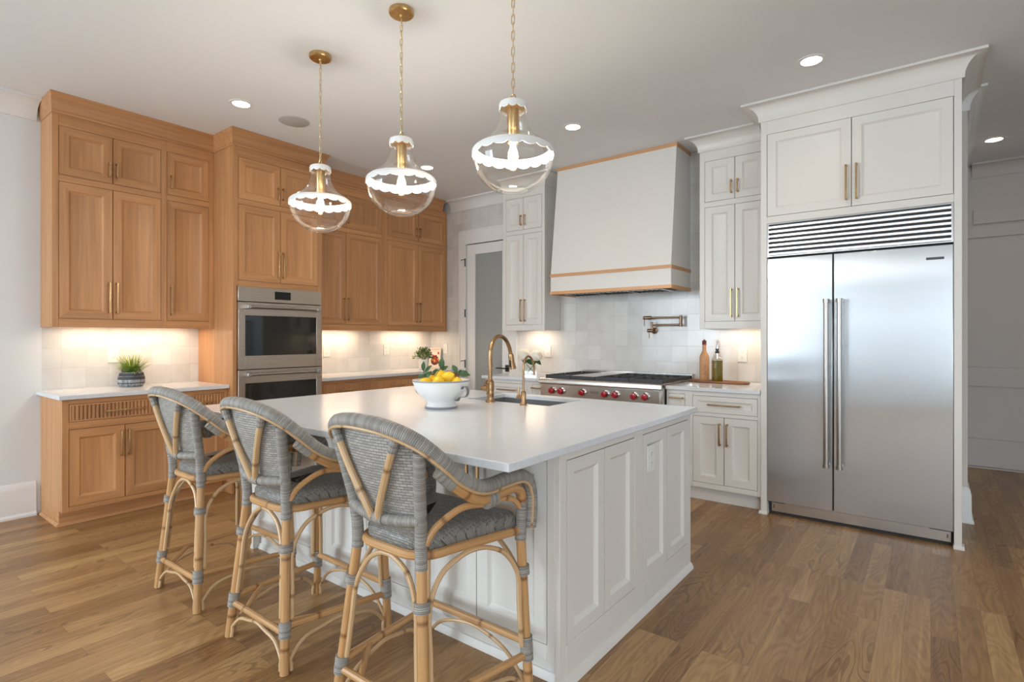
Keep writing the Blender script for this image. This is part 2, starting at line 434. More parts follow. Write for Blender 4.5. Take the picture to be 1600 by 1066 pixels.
def wrap_mat(name, c1, c2, pitch=0.0062, gap=(0.13, 0.13, 0.125)):
    """strands of cane wound round a pole: bands along the tube's length (UV x in metres)"""
    m, nt, b = newmat(name)
    uv = N(nt, 'ShaderNodeUVMap'); sx = N(nt, 'ShaderNodeSeparateXYZ'); L(nt, uv.outputs[0], sx.inputs[0])
    no = N(nt, 'ShaderNodeTexNoise'); no.inputs['Scale'].default_value = 25; no.inputs['Detail'].default_value = 2; L(nt, uv.outputs[0], no.inputs['Vector'])
    ad = N(nt, 'ShaderNodeMath', operation='MULTIPLY_ADD'); ad.inputs[1].default_value = 0.006; L(nt, no.outputs['Fac'], ad.inputs[0]); L(nt, sx.outputs[0], ad.inputs[2])
    dv = N(nt, 'ShaderNodeMath', operation='DIVIDE'); dv.inputs[1].default_value = pitch; L(nt, ad.outputs[0], dv.inputs[0])
    fl = N(nt, 'ShaderNodeMath', operation='FLOOR'); L(nt, dv.outputs[0], fl.inputs[0])
    wn = N(nt, 'ShaderNodeTexWhiteNoise', noise_dimensions='1D'); L(nt, fl.outputs[0], wn.inputs['W'])
    fr = N(nt, 'ShaderNodeMath', operation='FRACT'); L(nt, dv.outputs[0], fr.inputs[0])
    pp = N(nt, 'ShaderNodeMath', operation='PINGPONG'); pp.inputs[1].default_value = 0.5; L(nt, fr.outputs[0], pp.inputs[0])
    r = ramp(nt, [(0.0, c1), (1.0, c2)]); L(nt, wn.outputs['Value'], r.inputs['Fac'])
    r2 = ramp(nt, [(0.0, (0.35, 0.34, 0.33)), (0.16, (1, 1, 1))]); L(nt, pp.outputs[0], r2.inputs['Fac'])
    mc = N(nt, 'ShaderNodeMixRGB', blend_type='MULTIPLY'); mc.inputs['Fac'].default_value = 1
    L(nt, r.outputs['Color'], mc.inputs[1]); L(nt, r2.outputs['Color'], mc.inputs[2]); L(nt, mc.outputs[0], b.inputs['Base Color'])
    sq = N(nt, 'ShaderNodeMath', operation='POWER'); sq.inputs[1].default_value = 0.5; L(nt, pp.outputs[0], sq.inputs[0])
    bp = N(nt, 'ShaderNodeBump'); bp.inputs['Strength'].default_value = 0.7; bp.inputs['Distance'].default_value = 0.003
    L(nt, sq.outputs[0], bp.inputs['Height']); L(nt, bp.outputs['Normal'], b.inputs['Normal'])
    b.inputs['Roughness'].default_value = 0.45
    return m


def weave_mat(name, c1, c2, px=0.012, py=0.0075):
    """basket weave sheet in UV metres"""
    m, nt, b = newmat(name)
    uv = N(nt, 'ShaderNodeUVMap'); br = N(nt, 'ShaderNodeTexBrick'); br.offset = 0.5; br.squash = 1
    br.inputs['Scale'].default_value = 1.0; br.inputs['Brick Width'].default_value = px * 2; br.inputs['Row Height'].default_value = py
    br.inputs['Mortar Size'].default_value = 0.0011; br.inputs['Mortar Smooth'].default_value = 0.6; br.inputs['Bias'].default_value = 0
    br.inputs['Color1'].default_value = (*c1, 1); br.inputs['Color2'].default_value = (*c2, 1)
    br.inputs['Mortar'].default_value = (c1[0] * 0.45, c1[1] * 0.45, c1[2] * 0.45, 1)
    L(nt, uv.outputs[0], br.inputs['Vector']); L(nt, br.outputs['Color'], b.inputs['Base Color'])
    iv = N(nt, 'ShaderNodeMath', operation='SUBTRACT'); iv.inputs[0].default_value = 1.0; L(nt, br.outputs['Fac'], iv.inputs[1])
    bp = N(nt, 'ShaderNodeBump'); bp.inputs['Strength'].default_value = 0.6; bp.inputs['Distance'].default_value = 0.0025
    L(nt, iv.outputs[0], bp.inputs['Height']); L(nt, bp.outputs['Normal'], b.inputs['Normal'])
    b.inputs['Roughness'].default_value = 0.42
    return m


def rattan_mat(name, dark, light):
    """peeled rattan pole: streaks along UV x, dark nodes every ~24 cm"""
    m, nt, b = newmat(name)
    uv = N(nt, 'ShaderNodeUVMap'); mp = N(nt, 'ShaderNodeMapping'); mp.inputs['Scale'].default_value = (4, 90, 1)
    oi = N(nt, 'ShaderNodeObjectInfo')
    no = N(nt, 'ShaderNodeTexNoise', noise_dimensions='4D'); no.inputs['Scale'].default_value = 1; no.inputs['Detail'].default_value = 4
    ml = N(nt, 'ShaderNodeMath', operation='MULTIPLY'); ml.inputs[1].default_value = 50; L(nt, oi.outputs['Random'], ml.inputs[0]); L(nt, ml.outputs[0], no.inputs['W'])
    L(nt, uv.outputs[0], mp.inputs['Vector']); L(nt, mp.outputs['Vector'], no.inputs['Vector'])
    r = ramp(nt, [(0.3, dark), (0.72, light)]); L(nt, no.outputs['Fac'], r.inputs['Fac'])
    sx = N(nt, 'ShaderNodeSeparateXYZ'); L(nt, uv.outputs[0], sx.inputs[0])
    sh_ = N(nt, 'ShaderNodeMath', operation='MULTIPLY'); sh_.inputs[1].default_value = 9.0; L(nt, oi.outputs['Random'], sh_.inputs[0])
    ad = N(nt, 'ShaderNodeMath', operation='ADD'); L(nt, sx.outputs[0], ad.inputs[0]); L(nt, sh_.outputs[0], ad.inputs[1])
    pp = N(nt, 'ShaderNodeMath', operation='PINGPONG'); pp.inputs[1].default_value = 0.17; L(nt, ad.outputs[0], pp.inputs[0])
    r2 = ramp(nt, [(0.0, (0.32, 0.22, 0.14)), (0.012, (1, 1, 1))])
    L(nt, pp.outputs[0], r2.inputs['Fac'])
    mc = N(nt, 'ShaderNodeMixRGB', blend_type='MULTIPLY'); mc.inputs['Fac'].default_value = 0.85
    L(nt, r.outputs['Color'], mc.inputs[1]); L(nt, r2.outputs['Color'], mc.inputs[2]); L(nt, mc.outputs[0], b.inputs['Base Color'])
    b.inputs['Roughness'].default_value = 0.36
    return m


def thin_glass(name, tint=(1, 1, 1), amount=0.10):
    m, nt, b = newmat(name); nt.nodes.remove(b)
    out = nt.nodes['Material Output']
    tr = N(nt, 'ShaderNodeBsdfTransparent'); tr.inputs[0].default_value = (*tint, 1)
    gl = N(nt, 'ShaderNodeBsdfGlossy'); gl.inputs['Roughness'].default_value = 0.03
    fr = N(nt, 'ShaderNodeLayerWeight'); pw = N(nt, 'ShaderNodeMath', operation='POWER'); pw.inputs[1].default_value = 3.0
    L(nt, fr.outputs['Facing'], pw.inputs[0])
    lw = N(nt, 'ShaderNodeMath', operation='MULTIPLY_ADD'); lw.inputs[1].default_value = 0.75; lw.inputs[2].default_value = 0.04 + amount * 0.12
    L(nt, pw.outputs[0], lw.inputs[0])
    mx = N(nt, 'ShaderNodeMixShader'); L(nt, lw.outputs[0], mx.inputs[0]); L(nt, tr.outputs[0], mx.inputs[1]); L(nt, gl.outputs[0], mx.inputs[2])
    L(nt, mx.outputs[0], out.inputs['Surface'])
    return m


def emit(name, col, strength):
    m, nt, b = newmat(name)
    b.inputs['Base Color'].default_value = (*col, 1); b.inputs['Emission Color'].default_value = (*col, 1)
    b.inputs['Emission Strength'].default_value = strength
    return m


def metal_mat(name, c1, c2, rough):
    m, nt, b = newmat(name); b.inputs['Metallic'].default_value = 1.0; b.inputs['Roughness'].default_value = rough
    tc = N(nt, 'ShaderNodeTexCoord'); no = N(nt, 'ShaderNodeTexNoise'); no.inputs['Scale'].default_value = 40; L(nt, tc.outputs['Object'], no.inputs['Vector'])
    r = ramp(nt, [(0.3, c1), (0.7, c2)]); L(nt, no.outputs['Fac'], r.inputs['Fac']); L(nt, r.outputs['Color'], b.inputs['Base Color'])
    return m


OD, OL = (0.385, 0.178, 0.072), (0.63, 0.318, 0.136)
M = {}
M['oak_v'] = wood('oak_vertical_grain', OD, OL, 2)
M['oak_y'] = wood('oak_grain_along_run', OD, OL, 1)
M['oak_x'] = wood('oak_grain_along_back', (0.55, 0.27, 0.11), (0.70, 0.38, 0.175), 0)
M['white'] = plain('warm_white_cabinet_paint', (0.73, 0.705, 0.665), 0.38)
M['wall'] = plain('white_wall_paint', (0.745, 0.775, 0.795), 0.7, bump=0.02, bscale=120)
M['trim'] = plain('white_trim_paint', (0.80, 0.80, 0.79), 0.4)
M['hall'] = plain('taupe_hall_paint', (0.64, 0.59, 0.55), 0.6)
M['ceil'] = plain('flat_ceiling_paint', (0.80, 0.81, 0.82), 0.9)
M['tile_y'] = tile_mat('handmade_white_tile_left', 1)
M['tile_x'] = tile_mat('handmade_white_tile_back', 0)
M['floor'] = floor_mat()
M['quartz'] = quartz_mat()
M['steel'] = steel_mat('brushed_steel_door', (0.62, 0.65, 0.685), 0.18, 0, wav=0.16, aniso=0.94, metal=0.84, tangent=(1, 0, 0))
M['steel_grille'] = steel_mat('brushed_steel_louvre', (0.68, 0.70, 0.72), 0.25, 0, aniso=0.9, tangent=(1, 0, 0))
M['steel_v'] = steel_mat('brushed_steel_bar', (0.44, 0.42, 0.40), 0.34, 2)
M['steel_oven'] = steel_mat('brushed_steel_oven', (0.50, 0.43, 0.36), 0.28, 1)
M['steel_range'] = steel_mat('brushed_steel_range', (0.62, 0.59, 0.55), 0.22, 0)
M['chrome'] = plain('polished_chrome', (0.8, 0.8, 0.8), 0.08, 1.0)
M['brass'] = metal_mat('satin_brass', (0.52, 0.34, 0.15), (0.62, 0.43, 0.20), 0.3)
M['palebrass'] = metal_mat('pale_brass', (0.66, 0.52, 0.30), (0.74, 0.60, 0.36), 0.3)
M['pull'] = metal_mat('champagne_bronze_pull', (0.43, 0.275, 0.13), (0.54, 0.36, 0.185), 0.32)
M['bronze'] = metal_mat('antique_brass', (0.34, 0.20, 0.10), (0.44, 0.27, 0.14), 0.27)
M['dkbronze'] = metal_mat('dark_bronze', (0.20, 0.13, 0.08), (0.28, 0.18, 0.11), 0.3)
M['black'] = plain('black_metal', (0.02, 0.02, 0.02), 0.4)
M['iron'] = plain('cast_iron', (0.035, 0.036, 0.04), 0.5, bump=0.1, bscale=200)
M['blackglass'] = plain('black_oven_glass', (0.012, 0.011, 0.010), 0.05, spec=0.6)
M['dark'] = plain('dark_cavity', (0.03, 0.03, 0.03), 0.8)
M['red'] = plain('red_knob', (0.42, 0.008, 0.02), 0.25, coat=0.3)
M['sinkgrey'] = plain('grey_composite_sink', (0.15, 0.155, 0.16), 0.45)
M['whiteplastic'] = plain('white_plastic', (0.80, 0.79, 0.77), 0.35)
M['slot'] = plain('outlet_slots', (0.10, 0.09, 0.08), 0.6)
M['frost'] = None
M['glass'] = thin_glass('clear_lamp_glass', (0.985, 0.975, 0.955), 0.3)
M['clear'] = thin_glass('clear_vase_glass', (0.95, 0.97, 0.96), 0.2)
M['enamel'] = plain('white_enamel', (0.83, 0.83, 0.82), 0.28)
M['bulb'] = emit('glowing_bulb', (1.0, 0.80, 0.50), 28)
M['led'] = emit('recessed_lamp_lens', (1.0, 0.90, 0.76), 14)
M['ledstrip'] = emit('cabinet_lamp_lens', (1.0, 0.80, 0.58), 3)
M['wrap'] = wrap_mat('grey_cane_wrap', (0.25, 0.235, 0.212), (0.385, 0.362, 0.328))
M['weave'] = weave_mat('grey_cane_weave', (0.28, 0.27, 0.25), (0.41, 0.395, 0.365), 0.014, 0.0095)
M['seatw'] = weave_mat('dark_grey_seat_weave', (0.185, 0.174, 0.158), (0.30, 0.284, 0.258), 0.010, 0.009)
M['rattan'] = rattan_mat('golden_rattan', (0.43, 0.225, 0.085), (0.62, 0.36, 0.16))
M['rattan2'] = rattan_mat('pale_rattan', (0.50, 0.315, 0.155), (0.66, 0.45, 0.25))
M['lemon'] = plain('lemon_skin', (0.80, 0.50, 0.015), 0.38, bump=0.15, bscale=260)
M['leaf'] = plain('lemon_leaf', (0.028, 0.075, 0.018), 0.4, bump=0.1, bscale=30)
M['leaf2'] = plain('light_green_leaf', (0.17, 0.24, 0.055), 0.45)
M['petal'] = plain('white_hydrangea_petal', (0.94, 0.91, 0.81), 0.7)
M['board'] = wood('walnut_board', (0.20, 0.075, 0.028), (0.33, 0.135, 0.05), 0)
M['screen'] = plain('oven_display', (0.008, 0.009, 0.010), 0.12)


def frost_mat():
    m, nt, b = newmat('frosted_pantry_glass')
    b.inputs['Base Color'].default_value = (0.50, 0.53, 0.515, 1); b.inputs['Roughness'].default_value = 0.22
    tl = N(nt, 'ShaderNodeBsdfTranslucent'); tl.inputs[0].default_value = (0.5, 0.53, 0.51, 1)
    mx = N(nt, 'ShaderNodeMixShader'); mx.inputs[0].default_value = 0.35
    L(nt, b.outputs[0], mx.inputs[1]); L(nt, tl.outputs[0], mx.inputs[2]); L(nt, mx.outputs[0], nt.nodes['Material Output'].inputs['Surface'])
    return m
M['frost'] = frost_mat()


def grass_mat():
    m, nt, b = newmat('grass_blades')
    uv = N(nt, 'ShaderNodeUVMap'); sx = N(nt, 'ShaderNodeSeparateXYZ'); L(nt, uv.outputs[0], sx.inputs[0])
    r = ramp(nt, [(0.0, (0.03, 0.08, 0.015)), (0.5, (0.13, 0.22, 0.025)), (1.0, (0.42, 0.42, 0.06))]); L(nt, sx.outputs[0], r.inputs['Fac'])
    L(nt, r.outputs['Color'], b.inputs['Base Color']); b.inputs['Roughness'].default_value = 0.45
    return m
M['grass'] = grass_mat()


def stripes_pot():
    m, nt, b = newmat('grey_ribbed_pot')
    tc = N(nt, 'ShaderNodeTexCoord'); mp = N(nt, 'ShaderNodeMapping'); mp.inputs['Scale'].default_value = (60, 60, 6)
    no = N(nt, 'ShaderNodeTexNoise'); no.inputs['Scale'].default_value = 1; no.inputs['Detail'].default_value = 4
    L(nt, tc.outputs['Object'], mp.inputs['Vector']); L(nt, mp.outputs['Vector'], no.inputs['Vector'])
    r = ramp(nt, [(0.35, (0.13, 0.14, 0.155)), (0.62, (0.40, 0.42, 0.44))]); L(nt, no.outputs['Fac'], r.inputs['Fac'])
    L(nt, r.outputs['Color'], b.inputs['Base Color']); b.inputs['Roughness'].default_value = 0.7
    return m
M['pot'] = stripes_pot()

# ------------------------------------------------------------------ the setting
XW = -5.27      # left (oak) wall
YW = 5.10       # back (range) wall
CH = 3.05       # ceiling
XU, XB, XT = -4.9655, -4.722, -4.6229
XR, YR = 4.2, -4.5
YH = 7.223

mb = MB(); mb.box(XW - 0.15, XR + 0.15, YR - 0.15, YH + 0.15, -0.06, 0.0); struct(mb.build('floor', M['floor'], smooth=0))
mb = MB(); mb.box(XW - 0.15, XR + 0.15, YR - 0.15, YH + 0.15, CH, CH + 0.1); struct(mb.build('ceiling', M['ceil'], smooth=0))
# left wall: paint, tile where the counters run
mb = MB()
LW = (-4.15, -1.65, 0.40, 2.72)
mb.box(XW - 0.12, XW, YR - 0.12, LW[0], 0, CH, 0); mb.box(XW - 0.12, XW, LW[1], 1.10, 0, CH, 0)
mb.box(XW - 0.12, XW, LW[0], LW[1], 0, LW[2], 0); mb.box(XW - 0.12, XW, LW[0], LW[1], LW[3], CH, 0)
mb.box(XW - 0.12, XW + 0.002, 1.10, YW, 0, CH, 1)
struct(mb.build('wall_left', [M['wall'], M['tile_y']], smooth=0))
mb = MB()
for k in range(4):
    u = LW[0] + (LW[1] - LW[0]) * k / 3; mb.box(XW - 0.09, XW - 0.05, max(LW[0], u - 0.035), min(LW[1], u + 0.035), LW[2] + 0.06, LW[3] - 0.06)
mb.box(XW - 0.09, XW - 0.05, LW[0], LW[1], LW[2], LW[2] + 0.06); mb.box(XW - 0.09, XW - 0.05, LW[0], LW[1], LW[3] - 0.06, LW[3])
struct(mb.build('window_9', M['trim']))
# back wall of tile around the pantry door
DX0, DX1, DZ = -4.63, -3.94, 2.47
mb = MB()
mb.box(XW, DX0 - 0.003, YW, YW + 0.13, 0, CH); mb.box(DX0 - 0.003, DX1 + 0.003, YW, YW + 0.13, DZ + 0.01, CH)
mb.box(DX1 + 0.003, 0.10, YW, YW + 0.13, 0, CH)
struct(mb.build('wall_back', M['tile_x'], smooth=0))
# stub that closes the fridge recess and starts the hall
mb = MB(); mb.box(0.10, 0.208, 5.035, YH, 0, CH); struct(mb.build('wall_hall_left', M['hall'], smooth=0))
mb = MB(); mb.box(1.9, XR + 0.12, 4.7, YH, 0, CH); struct(mb.build('wall_hall_light_block', M['hall'], smooth=0))  # unseen block, added to keep the right window's daylight out of the hall
mb = MB(); mb.box(0.208, XR + 0.12, YH, YH + 0.12, 0, CH); struct(mb.build('wall_hall', M['hall'], smooth=0))
# pantry behind the frosted door
mb = MB()
mb.box(-5.27, -5.17, YW + 0.13, 6.6, 0, CH); mb.box(-3.3, -3.2, YW + 0.13, 6.6, 0, CH); mb.box(-5.27, -3.2, 6.6, 6.7, 0, CH)
struct(mb.build('wall_pantry', M['wall'], smooth=0))
# rear wall and right wall with glazing (behind the viewer)

def rear_wall():
    # two tall windows at the sides, openings between them invented to band the fridge's reflections
    y0, y1 = YR - 0.12, YR
    wins = [(-5.12, -3.95, 0.40, 2.72), (-2.9, 0.6, 0.95, 1.92), (-2.9, 0.6, 2.10, 2.18), (-2.9, 0.6, 2.52, 2.95), (2.4, 4.05, 0.40, 2.72)]
    us = sorted({XW, XR} | {a for w in wins for a in w[:2]}); mb = MB()
    for i in range(len(us) - 1):
        uc = (us[i] + us[i + 1]) / 2; z = 0.0
        for w in sorted([w for w in wins if w[0] < uc < w[1]], key=lambda w: w[2]):
            mb.box(us[i], us[i + 1], y0, y1, z, w[2]); z = w[3]
        mb.box(us[i], us[i + 1], y0, y1, z, CH)
    struct(mb.build('wall_rear', M['wall'], smooth=0))
    q = YR - 0.06
    for n, (a, b, c0, c1) in enumerate(wins):
        mb = MB(); t = 0.05 if c1 - c0 > 0.3 else 0.012
        mb.box(a, b, q - 0.02, q + 0.02, c0, c0 + t); mb.box(a, b, q - 0.02, q + 0.02, c1 - t, c1)
        k = max(1, int(round((b - a) / 1.1)))
        for i in range(k + 1):
            u = a + (b - a) * i / k; mb.box(max(a, u - 0.03), min(b, u + 0.03), q - 0.02, q + 0.02, c0 + t, c1 - t)
        struct(mb.build('window_%d' % (n + 3 if n else 1), M['trim']))


def wall_with_window(name, wname, axis, p, u0, u1, w0, w1, z0, z1, thick):
    if axis == 1:
        rear_wall(); return
    mb = MB()
    def bx(a0, a1, c0, c1):
        if axis == 1: mb.box(a0, a1, min(p, p + thick), max(p, p + thick), c0, c1)
        else: mb.box(min(p, p + thick), max(p, p + thick), a0, a1, c0, c1)
    bx(u0, w0, 0, CH); bx(w1, u1, 0, CH); bx(w0, w1, 0, z0); bx(w0, w1, z1, CH)
    struct(mb.build(name, M['wall'], smooth=0))
    mb = MB()
    q = p + thick * 0.35
    n = max(2, int(round((w1 - w0) / 1.1)))
    def fb(a0, a1, c0, c1, d=0.05):
        if axis == 1: mb.box(a0, a1, q - d / 2, q + d / 2, c0, c1)
        else: mb.box(q - d / 2, q + d / 2, a0, a1, c0, c1)
    fb(w0, w1, z0, z0 + 0.06); fb(w0, w1, z1 - 0.06, z1)
    for i in range(n + 1):
        a = w0 + (w1 - w0) * i / n
        fb(max(w0, a - 0.035), min(w1, a + 0.035), z0 + 0.06, z1 - 0.06)
    wo = struct(mb.build(wname, M['trim']))
wall_with_window('wall_rear', 'window_1', 1, YR, XW, XR, -4.5, 2.2, 0.40, 2.72, -0.12)
wall_with_window('wall_right', 'window_2', 0, XR, YR, YH, -2.4, 2.8, 0.40, 2.72, 0.12)

# crown and baseboards of the room
def cove(out, z0, z1, lip=0.012):
    pts = [(0.0, z0), (lip, z0), (lip, z0 + 0.014)]
    H = z1 - 0.016 - (z0 + 0.014); O = out - lip
    for i in range(1, 9):
        t = i / 8 * PI / 2
        pts.append((lip + O * (1 - math.cos(t)), z0 + 0.014 + H * math.sin(t)))
    pts += [(out + 0.004, z1 - 0.016), (out + 0.004, z1), (0.0, z1)]
    return pts

WC = cove(0.098, 2.915, CH)
mb = MB(); sweep(mb, [(XW, YR), (XW, 1.067)], WC, side=1, scales=[1.5]); struct(mb.build('trim_1', M['trim']))
mb = MB(); sweep(mb, [(-4.89, YW), (-3.802, YW)], WC, side=1); struct(mb.build('trim_2', M['trim']))
mb = MB(); sweep(mb, [(0.158, 5.035), (0.208, 5.035), (0.208, YH - 0.002)], WC, side=1); struct(mb.build('trim_3', M['trim']))
mb = MB(); sweep(mb, [(0.33, YH), (XR, YH)], WC, side=1); struct(mb.build('trim_4', M['hall']))
BBP = [(0, 0), (0.034, 0), (0.034, 0.014), (0.022, 0.03), (0.02, 0.20), (0.012, 0.238), (0, 0.25)]
mb = MB(); sweep(mb, [(XW, YR), (XW, 1.064)], BBP, side=1); struct(mb.build('baseboard_left', M['trim']))
mb = MB(); sweep(mb, [(0.158, 5.035), (0.208, 5.035), (0.208, YH - 0.001)], BBP, side=1); struct(mb.build('baseboard_hall', M['trim']))

# pantry door: casing is trim, the leaf has glass, hinges, lever
mb = MB()
cz = 2.654
mb.box(-4.745, DX0 - 0.003, YW - 0.019, YW, 0, cz); mb.box(DX1 + 0.003, -3.825, YW - 0.019, YW, 0, cz)
mb.box(DX0 - 0.003, DX1 + 0.003, YW - 0.019, YW, DZ + 0.008, cz)
mb.box(-4.745, -4.725, YW - 0.026, YW - 0.019, 0, cz); mb.box(-4.745, -3.825, YW - 0.026, YW - 0.019, cz - 0.02, cz)
mb.box(-3.845, -3.825, YW - 0.026, YW - 0.019, 0, cz - 0.02)
struct(mb.build('trim_5', M['trim'], bevel=0.002))
pd = thing('door_1', 'white pantry door with tall frosted glass pane and black hardware beside the oak cabinets', 'door', (DX0, YW, 0)); struct(pd)
mb = MB()
y0, y1 = YW + 0.004, YW + 0.044
gx0, gx1, gz0, gz1 = -4.493, -4.062, 0.26, 2.346
mb.box(DX0 + 0.002, gx0, y0, y1, 0.01, DZ); mb.box(gx1, DX1 - 0.002, y0, y1, 0.01, DZ)
mb.box(gx0, gx1, y0, y1, 0.01, gz0); mb.box(gx0, gx1, y0, y1, gz1, DZ)
mb.build('leaf_frame', M['trim'], pd, bevel=0.002)
mb = MB(); mb.box(gx0 - 0.003, gx1 + 0.003, YW + 0.018, YW + 0.024, gz0 - 0.003, gz1 + 0.003); mb.build('glass_pane', M['frost'], pd, smooth=0)
for z in (2.25, 1.614, 0.982):
    mb = MB(); mb.lathe([(0.008, -0.05), (0.008, 0.05)], (DX0 - 0.003, YW - 0.026, z), 10, close_bottom=True, close_top=True)
    if z != 1.614: mb.tube([(DX0 - 0.004, YW - 0.028, z + 0.04), (DX0 - 0.05, YW - 0.040, z + 0.034)], 0.004, 6); mb.lathe([(0.0, -0.006), (0.008, -0.004), (0.008, 0.004), (0, 0.006)], (DX0 - 0.052, YW - 0.041, z + 0.034), 8)
    mb.build('hinge', M['black'], pd)
mb = MB(); mb.box(-4.008, -3.955, YW - 0.006, YW + 0.004, 0.905, 0.985); mb.tube([(-3.98, YW - 0.004, 0.945), (-3.98, YW - 0.05, 0.945)], 0.009, 8)
mb.tube([(-3.975, YW - 0.05, 0.945), (-4.05, YW - 0.05, 0.947), (-4.115, YW - 0.047, 0.945)], 0.0075, 8); mb.build('door_handle', M['black'], pd)

# hall door far right
mb = MB()
mb.box(0.34, XR, YH - 0.02, YH, 2.45, 2.59); struct(mb.build('trim_6', M['hall'], bevel=0.002))
hd = thing('door_2', 'wide white panelled door at the end of the hall right of the fridge', 'door', (0.9, YH, 0)); struct(hd)
mb = MB()
hx0, hx1 = 0.22, 1.85
pl = [(0.02, 0.297, 0), (0.297, 0.821, 1), (0.821, 1.014, 0), (1.014, 2.311, 1), (2.311, 2.432, 0)]
for z0, z1, rec in pl:
    if rec:
        mb.box(hx0 + 0.0, hx1, YH - 0.012, YH - 0.004, z0, z1)
    else:
        mb.box(hx0, hx1, YH - 0.03, YH - 0.004, z0, z1)
mb.box(hx1 - 0.12, hx1, YH - 0.03, YH - 0.012, 0.297, 2.311)
mb.build('leaf', M['hall'], hd, bevel=0.003)
mb = MB(); mb.box(hx0, hx1, YH - 0.022, YH - 0.001, 0.0, 0.014); mb.build('threshold', M['hall'], hd)

# ------------------------------------------------------------------ cabinet building blocks
def frX(p): return lambda u, w, z: (p + w, u, z)        # faces +X, u runs along Y
def frYm(p): return lambda u, w, z: (u, p - w, z)       # faces -Y, u runs along X
def frYp(p): return lambda u, w, z: (u, p + w, z)       # faces +Y

def frame_body(parent, tf, u0, u1, z0, z1, depth, openings, mats, extra=None, name='body', bevel=0.0012, rail=0.0):
    """carcass + face frame with inset openings [(u0,u1,z0,z1)]; mats = (vertical, horizontal)"""
    mb = MB(tf)
    T = 0.021
    mb.box(u0, u1, -depth, -T, z0 + rail, z1, 0)
    if rail: mb.box(u0, u0 + 0.018, -depth, -T, z0, z0 + rail, 0); mb.box(u1 - 0.018, u1, -depth, -T, z0, z0 + rail, 0)
    rail_ = rail
    us = sorted({u0, u1} | {a for o in openings for a in o[:2]}); zs = sorted({z0, z1} | {a for o in openings for a in o[2:]})
    for i in range(len(us) - 1):
        uc = (us[i] + us[i + 1]) / 2
        run = None
        rail = any(o[0] < uc < o[1] for o in openings)
        for j in range(len(zs) - 1):
            zc = (zs[j] + zs[j + 1]) / 2
            if any(o[0] < uc < o[1] and o[2] < zc < o[3] for o in openings):
                if run is not None: mb.box(us[i], us[i + 1], -T, 0, run, zs[j], 1 if rail else 0); run = None
            else:
                if run is None: run = zs[j]
        if run is not None: mb.box(us[i], us[i + 1], -T, 0, run, zs[-1], 1 if rail else 0)
    if extra: extra(mb)
    return mb.build(name, list(mats), parent, bevel=bevel, segs=1)

G = 0.0028

def handle_on(parent, tf, kind, u, z, length, mat):
    mb = MB(tf); r = 0.0058; so = 0.034
    if kind == 'v':
        mb.box(u - r, u + r, so - 0.011, so, z - length / 2, z + length / 2)
        for s in (-1, 1):
            zc = z + s * (length / 2 - 0.008); mb.box(u - r, u + r, 0.0, so - 0.011, zc - 0.008, zc + 0.008)
    else:
        mb.box(u - length / 2, u + length / 2, so - 0.011, so, z - r, z + r)
        for s in (-1, 1):
            uc = u + s * (length / 2 - 0.008); mb.box(uc - 0.008, uc + 0.008, 0.0, so - 0.011, z - r, z + r)
    return mb.build('handle', mat, parent, bevel=0.002)


def panel_door(parent, tf, u0, u1, z0, z1, mats, handle=None, name='door', s=0.056, hmat=None, dp=0.012):
    """inset shaker door with a moulded step; handle=(kind,u,z,len)"""
    u0 += G; u1 -= G; z0 += G; z1 -= G
    mb = MB(tf)
    def rect(i, w): return [(u0 + i, w, z0 + i), (u1 - i, w, z0 + i), (u1 - i, w, z1 - i), (u0 + i, w, z1 - i)]
    loops = [rect(0, -0.019), rect(0, 0), rect(s, 0), rect(s + 0.003, -0.003), rect(s + 0.012, -dp * 0.85), rect(s + 0.016, -dp)]
    vs = [p for l in loops for p in l]; fs = []; mt = []
    for i in range(len(loops) - 1):
        for k in range(4):
            k2 = (k + 1) % 4
            fs.append((i * 4 + k, i * 4 + k2, (i + 1) * 4 + k2, (i + 1) * 4 + k)); mt.append(1 if k in (0, 2) else 0)
    n = (len(loops) - 1) * 4
    fs.append((n, n + 1, n + 2, n + 3)); mt.append(0)
    fs.append((3, 2, 1, 0)); mt.append(0)
    mb.add(vs, fs, mt)
    d = mb.build(name, list(mats), parent, smooth=25)
    if handle: handle_on(d, tf, *handle, hmat or M['pull'])
    return d


def fluted_drawer(parent, tf, u0, u1, z0, z1, mats, handle, hmat=None):
    u0 += G; u1 -= G; z0 += G; z1 -= G
    mb = MB(tf); b = 0.011
    mb.box(u0, u1, -0.019, -0.012, z0, z1, 0)
    mb.box(u0, u0 + b, -0.012, 0, z0, z1, 0); mb.box(u1 - b, u1, -0.012, 0, z0, z1, 0)
    mb.box(u0 + b, u1 - b, -0.012, 0, z0, z0 + b, 1); mb.box(u0 + b, u1 - b, -0.012, 0, z1 - b, z1, 1)
    a0, a1 = u0 + b, u1 - b; n = max(3, int(round((a1 - a0) / 0.0235))); p = (a1 - a0) / n
    for i in range(n):
        c = a0 + (i + 0.5) * p
        prof = [(c - p * 0.48, -0.0125)] + [(c + p * 0.46 * math.sin(t), -0.0105 + 0.0105 * math.cos(t)) for t in (-1.45, -0.85, -0.3, 0.3, 0.85, 1.45)] + [(c + p * 0.48, -0.0125)]
        vs = [(u, w, z0 + b) for u, w in prof] + [(u, w, z1 - b) for u, w in prof]; k = len(prof)
        mb.add(vs, [(j, j + 1, k + j + 1, k + j) for j in range(k - 1)], 0)
    d = mb.build('drawer', list(mats), parent, smooth=50, recalc=False)
    handle_on(d, tf, *handle, hmat or M['pull'])
    return d

OAK = (M['oak_v'], M['oak_y']); WHT = (M['white'], M['white'])
ZUB, ZUT = 1.386, 2.925
ZT0, ZT1, ZD0, ZD1 = 2.484, 2.837, 1.448, 2.438

